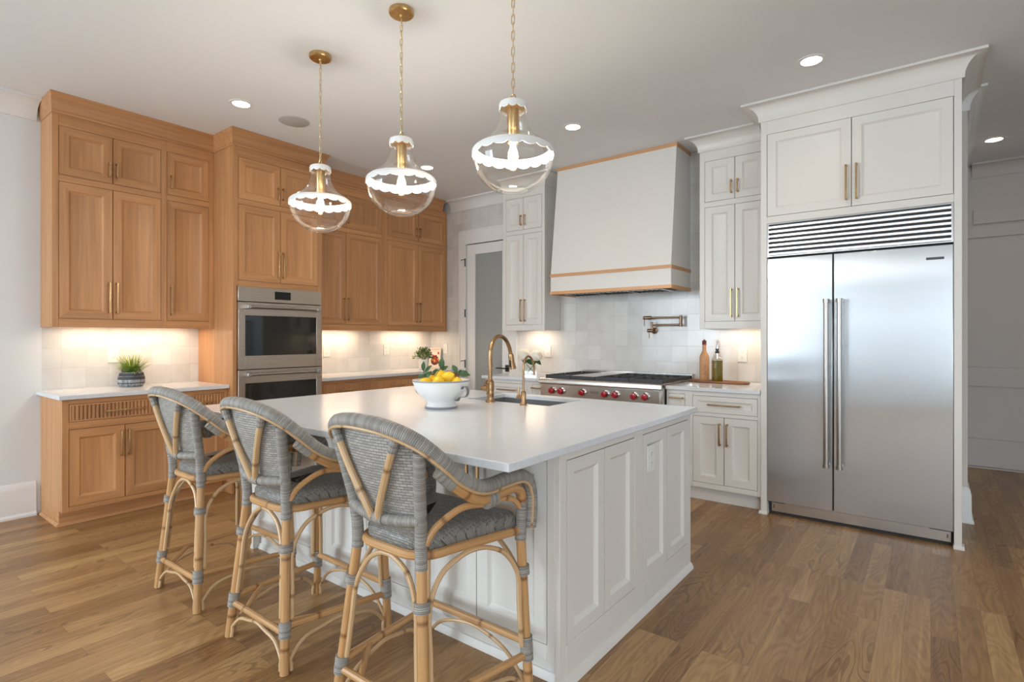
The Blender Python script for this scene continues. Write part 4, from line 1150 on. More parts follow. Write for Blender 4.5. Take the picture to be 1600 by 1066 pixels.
mb.build('body', M['white'], isl, bevel=0.0015, segs=1)
tf = frX(BX1)
for a, b in ((1.752, 2.052), (2.052, 2.348), (2.434, 2.738), (2.738, 3.034)):
    panel_door(isl, tf, a, b, PZ0, PZ1, WHT, name='end_panel', s=0.050, dp=0.014)
    panel_door(isl, lambda u, w, z: (BX0 - w, u, z), a, b, PZ0, PZ1, WHT, name='end_panel', s=0.050, dp=0.014)
for a, b in fr_cols:
    m_ = (a + b) / 2
    for tfx in (frYm(BY0), frYp(BY1)):
        panel_door(isl, tfx, a, m_, 0.155, 0.849, WHT, ('v', m_ - 0.03, 0.72, 0.17)); panel_door(isl, tfx, m_, b, 0.155, 0.849, WHT, ('v', m_ + 0.03, 0.72, 0.17))
mb = MB(); sh = [(0, 0), (0.018, 0), (0.016, 0.010), (0.006, 0.03), (0, 0.032)]
sweep(mb, [(BX1, BY0), (BX1, BY1)], sh, side=1); sweep(mb, [(BX0, BY1), (BX0, BY0)], sh, side=1)
mb.box(FW0 + 0.002, FW1 - 0.002, BY0 + 0.046, BY0 + 0.069, 0.0, 0.099)
sweep(mb, [(FW0, BY0 + 0.046), (FW1, BY0 + 0.046)], sh, side=1)
mb.build('shoe_moulding', M['white'], isl)
# slab with the sink cut-out
mb = MB(); z0, z1 = 0.8845, 0.914
def ring(x0, x1, y0, y1, z): return [(x0, y0, z), (x1, y0, z), (x1, y1, z), (x0, y1, z)]
vs = ring(IX0, IX1, IY0, IY1, z1) + ring(SX0, SX1, SY0, SY1, z1) + ring(IX0, IX1, IY0, IY1, z0) + ring(SX0, SX1, SY0, SY1, z0)
fs = []
for k in range(4):
    k2 = (k + 1) % 4
    fs += [(k, k2, 4 + k2, 4 + k), (8 + k, 12 + k, 12 + k2, 8 + k2), (k, 8 + k, 8 + k2, k2), (4 + k, 4 + k2, 12 + k2, 12 + k)]
mb.add(vs, fs); tag(mb.build('countertop', M['quartz'], bevel=0.0035), 'large white quartz slab on the island, with the lemon bowl and sink', 'countertop')
# sink
mb = MB(); t = 0.012
mb.box(SX0 - t, SX1 + t, SY0 - t, SY0, 0.68, 0.884); mb.box(SX0 - t, SX1 + t, SY1, SY1 + t, 0.68, 0.884); mb.box(SX0 - t, SX0, SY0, SY1, 0.68, 0.884); mb.box(SX1, SX1 + t, SY0, SY1, 0.68, 0.884)
mb.box(SX0 - t, SX1 + t, SY0 - t, SY1 + t, 0.668, 0.68)
tag(mb.build('sink', M['sinkgrey'], bevel=0.003), 'dark grey undermount sink set in the island slab behind the two faucets', 'sink')

def outlet(label, tf, uc, zc, holes=2):
    w0 = 0.0
    o = thing('wall_outlet', label, 'outlet', tf(uc, 0, zc))
    mb = MB(tf); mb.box(uc - 0.040, uc + 0.040, 0.0006, 0.007, zc - 0.0635, zc + 0.0635); mb.build('cover_plate', M['whiteplastic'], o, bevel=0.002)
    if holes:
        for dz in (-0.024, 0.024):
            mb = MB(tf)
            pts = [(uc + 0.0165 * math.cos(t), zc + dz + 0.0145 * math.sin(t)) for t in [2 * PI * k / 16 for k in range(16)]]
            mb.add([(u, 0.007, z) for u, z in pts] + [(u, 0.0098, z) for u, z in pts], [(k, (k + 1) % 16, 16 + (k + 1) % 16, 16 + k) for k in range(16)] + [tuple(range(16, 32))])
            rc = mb.build('receptacle', M['whiteplastic'], o)
            mb = MB(tf)
            for du in (-0.006, 0.006): mb.box(uc + du - 0.001, uc + du + 0.001, 0.0098, 0.0102, zc + dz - 0.001, zc + dz + 0.007)
            mb.box(uc - 0.002, uc + 0.002, 0.0098, 0.0102, zc + dz - 0.009, zc + dz - 0.005); mb.build('slot', M['slot'], rc)
    else:
        mb = MB(tf); mb.box(uc - 0.016, uc + 0.016, 0.007, 0.0095, zc - 0.033, zc + 0.033); mb.build('rocker', M['whiteplastic'], o, bevel=0.002)
    return o
tl = frX(XW + 0.002); tb = frYm(YW)
outlet('white wall outlet behind the potted grass on the far-left tile', tl, 1.549, 1.172)
outlet('white wall outlet on the tile right beside the double oven', tl, 3.52, 1.163)
outlet('white wall outlet on the tile below the corner oak cabinet', tl, 4.348, 1.163)
outlet('white switch plate on the tile between the cookbook and the pantry door', tb, -5.0, 1.167, 0)
outlet('white wall outlet on the tile above the hydrangeas', tb, -3.402, 1.155)
outlet('white wall outlet on the tile between the bottles and the refrigerator', tb, -1.328, 1.157)
outlet('white outlet on the end panel of the island', lambda u, w, z: (BX1 - 0.0005 + w, u, z), 2.52, 0.723)

# ------------------------------------------------------------------ faucets
F = thing('kitchen_faucet', 'tall antique brass pull-down faucet with side lever on the island', 'faucet', (-2.143, 2.575, 0.9145))
fx, fy, fz = -2.143, 2.575, 0.9145
mb = MB(); mb.lathe([(0.0, 0), (0.030, 0), (0.030, 0.006), (0.024, 0.010), (0.0215, 0.016), (0.0215, 0.045), (0.0235, 0.05), (0.0235, 0.056), (0.0215, 0.06), (0.0235, 0.075), (0.0245, 0.10), (0.0225, 0.115), (0.0235, 0.12), (0.0225, 0.126), (0.018, 0.134), (0.0165, 0.14)], (fx, fy, fz), 28); mb.build('body', M['bronze'], F)
mb = MB(); pts = [(fx, fy, fz + 0.13), (fx, fy, fz + 0.22), (fx, fy, fz + 0.29), (fx, fy + 0.008, fz + 0.335), (fx, fy + 0.04, fz + 0.385), (fx, fy + 0.095, fz + 0.405), (fx, fy + 0.15, fz + 0.385), (fx, fy + 0.19, fz + 0.335), (fx, fy + 0.207, fz + 0.285)]
mb.tube(bez(pts, 6), 0.0125, 16); mb.tube([(fx, fy, fz + 0.215), (fx, fy, fz + 0.235)], 0.0145, 16); mb.build('spout', M['bronze'], F)
mb = MB(); mb.tube([(fx, fy + 0.205, fz + 0.292), (fx, fy + 0.208, fz + 0.283), (fx, fy + 0.216, fz + 0.24), (fx, fy + 0.223, fz + 0.205), (fx, fy + 0.225, fz + 0.195)], [0.0145, 0.0175, 0.019, 0.0245, 0.0255], 18)
sp = mb.build('spray_head', M['bronze'], F)
mb = MB(); mb.box(fx - 0.005, fx + 0.005, fy + 0.192, fy + 0.2, fz + 0.205, fz + 0.25); mb.build('spray_button', M['black'], sp, bevel=0.002)
mb = MB(); hz = fz + 0.082
mb.tube([(fx - 0.015, fy, hz), (fx - 0.05, fy, hz)], [0.019, 0.017], 16); mb.tube([(fx - 0.05, fy, hz), (fx - 0.062, fy, hz), (fx - 0.068, fy, hz), (fx - 0.076, fy, hz)], [0.017, 0.010, 0.012, 0.006], 16)
mb.tube(bez([(fx - 0.052, fy, hz + 0.012), (fx - 0.035, fy, hz + 0.03), (fx - 0.012, fy - 0.02, hz + 0.055)], 4), 0.006, 8)
mb.build('lever', M['bronze'], F)
F = thing('filter_faucet', 'small antique brass filtered-water faucet right of the main faucet', 'faucet', (-1.89, 2.575, 0.9145))
fx = -1.89
mb = MB(); mb.lathe([(0.0, 0), (0.022, 0), (0.022, 0.005), (0.016, 0.009), (0.0155, 0.075), (0.013, 0.08), (0.007, 0.084)], (fx, fy, fz), 22); mb.build('body', M['bronze'], F)
mb = MB(); mb.tube(bez([(fx, fy, fz + 0.08), (fx, fy, fz + 0.18), (fx, fy, fz + 0.225), (fx, fy + 0.012, fz + 0.262), (fx, fy + 0.048, fz + 0.285), (fx, fy + 0.088, fz + 0.265), (fx, fy + 0.105, fz + 0.225), (fx, fy + 0.108, fz + 0.17)], 6), 0.0062, 12); mb.build('spout', M['bronze'], F)
mb = MB(); mb.tube([(fx - 0.012, fy, fz + 0.048), (fx - 0.045, fy, fz + 0.048)], 0.011, 12); mb.tube([(fx - 0.036, fy, fz + 0.05), (fx - 0.036, fy, fz + 0.10)], 0.0055, 10); mb.build('lever', M['bronze'], F)

# pot filler on the back wall
F = thing('pot_filler', 'folded bronze pot filler arm on the tile above the range', 'faucet', (-2.148, YW, 1.383))
mb = MB(); x = -2.148; z = 1.378; y = YW
mb.lathe([(0.032, 0), (0.032, 0.008), (0.014, 0.012), (0.014, 0.07)], (x, y - 0.001, z), 20, axis=1); mb.v = [(a, 2 * (y - 0.001) - b, c_) for a, b, c_ in mb.v]
mb.tube([(x - 0.045, y - 0.065, z), (x + 0.012, y - 0.065, z)], 0.017, 16); mb.tube([(x - 0.028, y - 0.065, z - 0.015), (x - 0.028, y - 0.065, z - 0.075)], 0.0045, 8)
mb.tube([(x, y - 0.065, z), (x, y - 0.065, z + 0.085)], 0.011, 14); mb.build('valve', M['dkbronze'], F)
mb = MB(); mb.tube([(x, y - 0.065, z + 0.052), (x + 0.275, y - 0.065, z + 0.052)], 0.010, 14); mb.tube([(x + 0.285, y - 0.065, z + 0.036), (x + 0.285, y - 0.065, z + 0.142)], 0.0145, 16); mb.build('lower_arm', M['dkbronze'], F)
mb = MB(); mb.tube([(x + 0.285, y - 0.066, z + 0.124), (x - 0.01, y - 0.07, z + 0.124)], 0.0085, 14); mb.tube([(x - 0.005, y - 0.07, z + 0.124), (x - 0.085, y - 0.072, z + 0.124)], 0.0165, 16)
mb.tube([(x - 0.075, y - 0.072, z + 0.11), (x - 0.075, y - 0.072, z + 0.045)], 0.0045, 8); mb.build('upper_arm', M['dkbronze'], F)

# ------------------------------------------------------------------ ceiling fittings
def downlight(x, y, label, power=5, hot=True):
    o = thing('recessed_light', label, 'ceiling light', (x, y, CH), 'recessed ceiling lights')
    mb = MB(); mb.lathe([(0.058, -0.0005), (0.060, -0.006), (0.082, -0.004), (0.084, -0.0005)], (x, y, CH), 32); mb.build('trim_ring', M['trim'], o)
    mb = MB(); mb.lathe([(0.0, -0.003), (0.0575, -0.003)], (x, y, CH), 28); mb.build('lens', M['led'], o)
    d = bpy.data.lights.new('recessed_lamp', 'SPOT'); d.energy = power; d.color = (1.0, 0.87, 0.70); d.spot_size = math.radians(125); d.spot_blend = 0.8; d.shadow_soft_size = 0.055
    l = bpy.data.objects.new('recessed_lamp', d); COL.objects.link(l); l.parent = o; l.location = (0, 0, -0.02)
    return o
downlight(-4.067, 1.996, 'recessed ceiling light in front of the oven cabinet crown, left of the pendants')
downlight(-4.085, 3.90, 'recessed ceiling light partly behind the middle pendant')
downlight(-2.342, 3.88, 'recessed ceiling light in front of the range hood')
downlight(-0.594, 3.86, 'recessed ceiling light in front of the refrigerator cabinet')
downlight(0.441, 6.379, 'recessed ceiling light in the hall beyond the refrigerator', 4)
sp = thing('ceiling_speaker', 'round flat grey speaker grille flush in the ceiling near the oven cabinet', 'speaker', (-4.065, 2.42, CH))
mb = MB(); mb.lathe([(0.0, -0.005), (0.112, -0.005), (0.116, -0.003), (0.118, -0.0005)], (-4.065, 2.42, CH), 40); mb.build('grille', plain('speaker_mesh', (0.50, 0.49, 0.48), 0.8, bump=0.3, bscale=500), sp)

# pendants
def scallop(mb, prof, center, lobes, z_cusp, depth, thick, seg_per=8):
    """ring whose lower rim hangs in scallops; prof = outer profile from top to just above the rim"""
    seg = lobes * seg_per; cx, cy, cz = center
    rows = []
    for inner in (0, 1):
        for (r, h) in prof:
            rows.append([((r - inner * thick) * math.cos(2 * PI * k / seg) + cx, (r - inner * thick) * math.sin(2 * PI * k / seg) + cy, cz + h) for k in range(seg)])
        r = prof[-1][0]
        rows.append([((r - inner * thick) * math.cos(2 * PI * k / seg) + cx, (r - inner * thick) * math.sin(2 * PI * k / seg) + cy, cz + z_cusp - depth * abs(math.sin(PI * k / seg_per)) ** 0.7) for k in range(seg)])
    n = len(prof) + 1
    order = rows[:n] + rows[n:][::-1]
    vs = [p for row in order for p in row]; fs = []
    for i in range(len(order)):
        j = (i + 1) % len(order)
        for k in range(seg):
            fs.append((i * seg + k, i * seg + (k + 1) % seg, j * seg + (k + 1) % seg, j * seg + k))
    mb.add(vs, fs)

def pendant(x, y, label):
    o = thing('pendant_light', label, 'pendant light', (x, y, CH), 'glass pendants over the island')
    c0 = (x, y, 0)
    mb = MB(); mb.lathe([(0.064, 3.0495), (0.066, 3.045), (0.066, 3.030), (0.060, 3.024), (0.012, 3.022), (0.010, 3.010), (0.0, 3.008)], c0, 36); mb.build('canopy', M['brass'], o)
    # chain of long links
    mb = MB(); z = 3.008; n = 17; zend = 2.398; p = (z - zend) / n
    for k in range(n):
        zc = z - p * (k + 0.5); hh = p * 0.5 + 0.004; ww = 0.0085; pts = []
        for t in range(16):
            a = 2 * PI * t / 16
            pw = 0.6
            ca, sa = math.cos(a), math.sin(a)
            dx = ww * math.copysign(abs(ca) ** pw, ca); dz = hh * math.copysign(abs(sa) ** pw, sa)
            pts.append((x + dx, y, zc + dz) if k % 2 else (x + dx * 0.7, y + dx * 0.7, zc + dz)) if k % 2 else pts.append((x - dx * 0.6, y + dx * 0.8, zc + dz))
        mb.tube(pts, 0.0026, 6, closed=True)
    mb.build('chain', M['palebrass'], o)
    mb = MB(); pts = [(x + 0.014 * math.cos(a), y, 2.386 + 0.016 * math.sin(a)) for a in [2 * PI * t / 20 for t in range(20)]]; mb.tube(pts, 0.003, 8, closed=True)
    mb.lathe([(0.007, 2.362), (0.007, 2.374), (0.0, 2.376)], c0, 12); mb.build('loop', M['brass'], o)
    mb = MB(); scallop(mb, [(0.003, 2.368), (0.052, 2.367), (0.060, 2.362), (0.0635, 2.352)], c0, 10, 2.338, 0.011, 0.0025); mb.build('cap', M['enamel'], o)
    mb = MB(); mb.lathe([(0.054, 2.360), (0.054, 2.338), (0.027, 2.334), (0.0265, 2.186), (0.024, 2.182), (0.0, 2.182)], c0, 28); mb.build('stem', M['brass'], o)
    gp = [(0.0555, 2.345), (0.056, 2.318), (0.0605, 2.288), (0.070, 2.258), (0.086, 2.230), (0.108, 2.207), (0.135, 2.188), (0.160, 2.171), (0.175, 2.152), (0.1795, 2.13), (0.178, 2.10), (0.168, 2.062), (0.149, 2.028), (0.122, 2.000), (0.094, 1.980), (0.072, 1.971)]
    pts = [(p_.x, p_.z) for p_ in bez([(r_, 0, h_) for r_, h_ in gp], 3)]
    mb = MB(); mb.lathe(pts, c0, 56); mb.build('glass_shade', M['glass'], o, recalc=False)
    mb = MB(); rp = [(x + 0.072 * math.cos(a), y + 0.072 * math.sin(a), 1.970) for a in [2 * PI * t / 48 for t in range(48)]]; mb.tube(rp, 0.0018, 6, closed=True); mb.build('glass_rim', M['clear'], o)
    mb = MB(); scallop(mb, [(0.168, 2.163), (0.178, 2.155), (0.1835, 2.147), (0.1845, 2.140)], c0, 18, 2.133, 0.011, 0.0025); mb.build('band', M['enamel'], o)
    mb = MB(); mb.lathe([(0.0, 2.09), (0.012, 2.094), (0.021, 2.108), (0.0235, 2.125), (0.02, 2.145), (0.0145, 2.16), (0.013, 2.182)], c0, 20); mb.build('bulb', M['bulb'], o)
    d = bpy.data.lights.new('pendant_lamp', 'POINT'); d.energy = 10.0; d.color = (1.0, 0.91, 0.80); d.shadow_soft_size = 0.03
    l = bpy.data.objects.new('pendant_lamp', d); COL.objects.link(l); l.parent = o; l.location = (0, 0, 2.06 - CH)
    return o
pendant(-2.982, 1.95, 'glass pendant with scalloped white band, nearest the oven, above the far island seat')
pendant(-2.232, 1.945, 'glass pendant with scalloped white band, the middle one of three over the island')
pendant(-1.488, 1.948, 'glass pendant with scalloped white band, nearest the range hood and largest in view')

# ------------------------------------------------------------------ stools
def outline(scale=1.0, inset=0.0):
    """seat outline, back narrow, front wide, rounded corners"""
    b, f_, yb_, yf_ = 0.172 - inset, 0.242 - inset, -0.205 + inset, 0.215 - inset
    pts = []
    def corner(cx, cy, r, a0, a1, n=6):
        for k in range(n + 1):
            a = a0 + (a1 - a0) * k / n; pts.append((cx + r * math.cos(a), cy + r * math.sin(a)))
    rf, rb = 0.05, 0.10
    corner(f_ - rf, yf_ - rf, rf, 0.15, PI / 2); corner(-f_ + rf, yf_ - rf, rf, PI / 2, PI - 0.15)
    corner(-b + rb, yb_ + rb, rb, PI - 0.05, 1.5 * PI); corner(b - rb, yb_ + rb, rb, 1.5 * PI, 2 * PI + 0.05)
    return pts

def stool():
    t = thing('counter_stool', 'x', 'stool', (0, 0, 0), 'rattan counter stools at the island')
    RT, RT2, WR = M['rattan'], M['rattan2'], M['wrap']
    # seat pad
    mb = MB(); rings = [(0.008, 0.606), (0.002, 0.622), (0.0, 0.640), (0.0, 0.655), (0.008, 0.668), (0.025, 0.676), (0.06, 0.680), (0.12, 0.681)]
    rows = []
    for ins, z in rings: rows.append([(x, y, z) for x, y in outline(inset=ins)])
    n = len(rows[0]); vs = [p for r_ in rows for p in r_]; fs = []; uvs = []
    for i in range(len(rows) - 1):
        for k in range(n):
            k2 = (k + 1) % n
            q = (i * n + k, i * n + k2, (i + 1) * n + k2, (i + 1) * n + k); fs.append(q)
            uvs.append([(vs[a][0], vs[a][1] + (0.68 - vs[a][2]) * (1 if vs[a][1] > 0 else -1)) for a in q])
    top = [(len(rows) - 1) * n + k for k in range(n)]; fs.append(tuple(top)); uvs.append([(vs[a][0], vs[a][1]) for a in top])
    fs.append(tuple(range(n))[::-1]); uvs.append([(vs[a][0], vs[a][1]) for a in range(n)][::-1])
    mb.add(vs, fs, 0, uvs); mb.build('seat', M['seatw'], t, smooth=60)
    mb = MB(); mb.tube([(x, y, 0.612) for x, y in outline(inset=-0.004)], 0.0155, 10, closed=True); mb.build('seat_frame', RT, t)
    FR = {(-1, -1): [(-0.227, -0.252, 0.0), (-0.160, -0.205, 0.61)], (1, -1): [(0.227, -0.252, 0.0), (0.160, -0.205, 0.61)],
          (-1, 1): [(-0.278, 0.215, 0.0), (-0.250, 0.198, 0.61)], (1, 1): [(0.278, 0.215, 0.0), (0.250, 0.198, 0.61)]}
    def at(key, z):
        a, b = Vector(FR[key][0]), Vector(FR[key][1]); return a + (b - a) * (z / 0.61)
    for key in FR:
        mb = MB(); mb.tube([at(key, z) for z in (0.0, 0.15, 0.3, 0.45, 0.62)], 0.0175, 12); lg = mb.build('leg', RT, t)
        jz = 0.165 if key[1] < 0 else 0.185
        for zc, hh, rr in ((0.468, 0.016, 0.0265), (jz, 0.030 if key[1] < 0 else 0.042, 0.0235)):
            mb = MB(); mb.tube([at(key, zc - hh), at(key, zc + hh)], rr, 14); mb.build('binding', WR, lg)
    # wrapped posts
    for s in (-1, 1):
        mb = MB(); mb.tube(bez([(s * 0.1615, -0.206, 0.578), (s * 0.160, -0.206, 0.64), (s * 0.167, -0.214, 0.74), (s * 0.186, -0.236, 0.86), (s * 0.207, -0.256, 0.965)], 4), 0.0205, 12); mb.build('back_post', WR, t)
        mb = MB(); mb.tube([(s * 0.250, 0.199, 0.575), (s * 0.250, 0.203, 0.66), (s * 0.252, 0.205, 0.725)], 0.0205, 12); mb.build('front_post', WR, t)
    # wrapped arm-and-back rail
    half = [(0.262, 0.238, 0.615), (0.264, 0.244, 0.70), (0.264, 0.232, 0.772), (0.264, 0.185, 0.812), (0.265, 0.09, 0.819), (0.267, -0.01, 0.817), (0.265, -0.075, 0.832), (0.257, -0.14, 0.872), (0.242, -0.205, 0.936), (0.207, -0.262, 0.993), (0.138, -0.304, 1.030), (0.05, -0.322, 1.045)]
    full = half + [(-x, y, z) for x, y, z in half[::-1]]
    rail = bez(full, 6)
    mb = MB(); mb.tube(rail, 0.0255, 14); mb.build('arm_rail', WR, t)
    # thin cane line along the outside of the rail and the golden pole beneath the arms
    def outward(p, prev, nxt, down, out):
        d = (Vector(nxt) - Vector(prev)).normalized(); side = d.cross(Vector((0, 0, 1)))
        if side.length < 0.15: side = Vector((math.copysign(1, p[0]), 0.3, 0))
        side.normalize()
        c = Vector((p[0], p[1] + 0.0, 0)); 
        if side.dot(Vector((p[0], p[1] - 0.02, 0))) < 0: side = -side
        dn = d.cross(side); dn = dn if dn.z < 0 else -dn
        if abs(d.z) > 0.85: dn = Vector((0, -1, 0))
        return Vector(p) + side * out + dn * down
    m_ = len(rail); tr = [outward(rail[i], rail[max(i - 1, 0)], rail[min(i + 1, m_ - 1)], 0.018, 0.019) for i in range(m_)]
    mb = MB(); mb.tube(tr, 0.0052, 8); mb.build('cane_trim', RT2, t)
    for s in (-1, 1):
        pl_ = [(s * 0.246, -0.175, 0.868), (s * 0.258, -0.12, 0.822), (s * 0.265, -0.06, 0.787), (s * 0.267, 0.0, 0.776), (s * 0.266, 0.07, 0.780), (s * 0.263, 0.14, 0.778), (s * 0.258, 0.186, 0.755), (s * 0.253, 0.204, 0.715)]
        mb = MB(); mb.tube(bez(pl_, 5), 0.0185, 12); mb.build('arm_pole', RT, t)
        mb = MB(); mb.tube(bez([(s * 0.172, -0.198, 0.655), (s * 0.185, -0.165, 0.705), (s * 0.222, -0.09, 0.755), (s * 0.252, -0.015, 0.757)], 5), 0.0115, 10); mb.build('arm_brace', RT, t)
        mb = MB(); mb.tube(bez([(s * 0.258, 0.0, 0.757), (s * 0.262, 0.07, 0.757), (s * 0.260, 0.14, 0.738), (s * 0.255, 0.185, 0.70)], 5), 0.0105, 10); mb.build('arm_brace', RT, t)
        mb = MB(); mb.tube([(s * 0.262, -0.012, 0.77), (s * 0.264, 0.028, 0.77)], 0.030, 14); mb.build('binding', WR, t)
        mb = MB(); mb.tube(bez([(s * 0.236, -0.205, 0.898), (s * 0.242, -0.185, 0.878), (s * 0.251, -0.155, 0.85)], 3), 0.0225, 12); mb.build('binding', WR, t)
    # lower back rail and the V poles
    lo = bez([(-0.168, -0.216, 0.735), (-0.09, -0.238, 0.728), (0, -0.246, 0.724), (0.09, -0.238, 0.728), (0.168, -0.216, 0.735)], 5)
    mb = MB(); mb.tube(lo, 0.0195, 12); mb.build('lower_back_rail', WR, t)
    for s in (-1, 1):
        mb = MB(); mb.tube(bez([(s * 0.016, -0.254, 0.722), (s * 0.032, -0.268, 0.765), (s * 0.10, -0.292, 0.90), (s * 0.150, -0.302, 1.0)], 5), 0.0125, 10); mb.build('back_pole', RT2, t)
        mb = MB(); mb.tube([(s * 0.131, -0.2985, 0.962), (s * 0.152, -0.3025, 1.005)], 0.0155, 10); mb.build('binding', WR, t)
    mb = MB(); mb.tube([(-0.035, -0.2455, 0.7245), (0.035, -0.2455, 0.7245)], 0.0225, 12); mb.build('binding', WR, t)
    # woven back, curved sheet with thickness
    nu, nv = 21, 12
    top = bez([(-0.205, -0.243, 0.975), (-0.135, -0.286, 1.012), (0, -0.302, 1.024), (0.135, -0.286, 1.012), (0.205, -0.243, 0.975)], 5)
    bot = bez([(-0.162, -0.204, 0.735), (-0.09, -0.226, 0.728), (0, -0.234, 0.724), (0.09, -0.226, 0.728), (0.162, -0.204, 0.735)], 5)
    def sheet(off):
        rows, uv = [], []
        for j in range(nv):
            v = j / (nv - 1); rw = []; ru = []
            for i in range(nu):
                p = bot[i].lerp(top[i], v); p = p + Vector((0, off - 0.012 * math.sin(PI * v), 0)); rw.append(tuple(p)); ru.append((p.x * 1.15, p.z))
            rows.append(rw); uv.append(ru)
        return rows, uv
    mb = MB(); a, ua = sheet(0.0); b, ub = sheet(0.009); mb.grid(a, 0, ua); mb.grid(b, 0, ub); mb.build('woven_back', M['weave'], t, smooth=60, recalc=False)
    # stretchers
    def strt(k1, z1, k2, z2, r=0.0135):
        mb = MB(); p, q = at(k1, z1), at(k2, z2); mb.tube([p.lerp(q, f_) for f_ in (0, 0.25, 0.5, 0.75, 1)], r, 10); mb.build('stretcher', RT, t)
    strt((-1, -1), 0.150, (1, -1), 0.150); strt((-1, 1), 0.205, (1, 1), 0.205); strt((-1, -1), 0.178, (-1, 1), 0.160); strt((1, -1), 0.178, (1, 1), 0.160)
    for s in (-1, 1):
        k1, k2 = (s, -1), (s, 1)
        p = at(k1, 0.178).lerp(at(k2, 0.160), 0.30); q = at((-1, -1), 0.150).lerp(at((1, -1), 0.150), 0.5 + s * 0.24)
        mb = MB(); mb.tube([p, p.lerp(q, 0.5), q], 0.0115, 10); mb.build('corner_brace', RT, t)
    # arched canes: upper arches under the seat, low arches under the stretchers
    def arch(k1, k2, z0, ztop, zs, out, r=0.0088):
        p0, q0 = at(k1, z0), at(k2, z0); ax = (q0 - p0).normalized(); o_ = 0.026
        nrm = Vector((-ax.y, ax.x, 0)); c_ = Vector((0, 0.0, 0)); mid = (p0 + q0) / 2
        if nrm.dot(mid) < 0: nrm = -nrm
        pts = [at(k1, z0) + ax * o_ + nrm * out, at(k1, (z0 + zs) / 2) + ax * o_ + nrm * out, at(k1, zs) + ax * o_ + nrm * out]
        L1 = at(k1, ztop); L2 = at(k2, ztop)
        pts += [L1.lerp(L2, 0.17) + Vector((0, 0, -(ztop - zs) * 0.38)) + nrm * out, L1.lerp(L2, 0.34) + Vector((0, 0, -0.012)) + nrm * out, L1.lerp(L2, 0.5) + nrm * out, L1.lerp(L2, 0.66) + Vector((0, 0, -0.012)) + nrm * out, L1.lerp(L2, 0.83) + Vector((0, 0, -(ztop - zs) * 0.38)) + nrm * out]
        pts += [at(k2, zs) - ax * o_ + nrm * out, at(k2, (z0 + zs) / 2) - ax * o_ + nrm * out, at(k2, z0) - ax * o_ + nrm * out]
        mb = MB(); mb.tube(bez(pts, 5), r, 8); mb.build('arched_cane', RT2, t)
    pairs = [((-1, -1), (1, -1)), ((-1, 1), (1, 1)), ((-1, -1), (-1, 1)), ((1, -1), (1, 1))]
    for i, (k1, k2) in enumerate(pairs):
        arch(k1, k2, 0.20, 0.593, 0.455, 0.002)
        arch(k1, k2, 0.006, (0.128, 0.182, 0.138, 0.138)[i], 0.055, 0.002, 0.0072)
    return t
st = stool()
st['label'] = 'grey and natural rattan stool at the far end, nearest the oak cabinets'
st2 = copy_tree(st); st3 = copy_tree(st)
st2['label'] = 'grey and natural rattan stool in the middle of the three at the island'
st3['label'] = 'grey and natural rattan stool nearest the viewer, at the island corner'
for s_, x, a in ((st, -2.998, 0.01), (st2, -2.218, -0.005), (st3, -1.436, 0.0)):
    s_.location = (x, 1.398, 0.0); s_.rotation_euler = (0, 0, a)

# ------------------------------------------------------------------ bowl of lemons
bx, by, bz = -2.195, 2.205, 0.9145
B = thing('footed_bowl', 'white enamel footed bowl with grey strap handles holding lemons on the island', 'bowl', (bx, by, bz))
prof = [(0.0, 0.012), (0.080, 0.012), (0.083, 0.002), (0.088, 0.0), (0.0905, 0.006), (0.090, 0.012), (0.083, 0.022), (0.081, 0.036), (0.087, 0.046), (0.108, 0.062), (0.132, 0.085), (0.148, 0.112), (0.1545, 0.135), (0.158, 0.143), (0.1625, 0.150), (0.1605, 0.158), (0.153, 0.158), (0.149, 0.150), (0.143, 0.125), (0.125, 0.092), (0.09, 0.066), (0.0, 0.058)]
mb = MB(); mb.lathe(prof, (bx, by, bz), 56)
seg = 56
for i, f_ in enumerate(mb.f):
    if i // seg in (2, 3, 4) or i // seg in (14,): mb.m[i] = 1
mb.build('body', [M['enamel'], plain('grey_bowl_rim', (0.27, 0.28, 0.30), 0.5)], B, smooth=50)
dirv = Vector((1.0, 0.05, 0)).normalized()
for s in (1, -1):
    mb = MB(); nn = Vector((-dirv.y, dirv.x, 0))
    pts = bez([Vector((bx, by, bz + h_)) + dirv * s * r_ for r_, h_ in ((0.152, 0.112), (0.163, 0.125), (0.185, 0.122), (0.194, 0.098), (0.183, 0.075), (0.16, 0.067), (0.135, 0.064), (0.122, 0.045), (0.108, 0.05))], 4)
    w = 0.011; rows = []
    rows = [[tuple(p - nn * w), tuple(p + nn * w)] for p in pts]
    th = [[tuple(Vector(a) + Vector((0, 0, 0.004)) + dirv * s * 0.002), tuple(Vector(b_) + Vector((0, 0, 0.004)) + dirv * s * 0.002)] for a, b_ in rows]
    for i in range(len(rows) - 1):
        q = [rows[i][0], rows[i][1], rows[i + 1][1], rows[i + 1][0], th[i][0], th[i][1], th[i + 1][1], th[i + 1][0]]
        mb.add(q, [(0, 1, 2, 3), (4, 5, 6, 7), (0, 1, 5, 4), (2, 3, 7, 6), (1, 2, 6, 5), (3, 0, 4, 7)])
    mb.build('handle', plain('grey_strap', (0.16, 0.165, 0.17), 0.45), B)

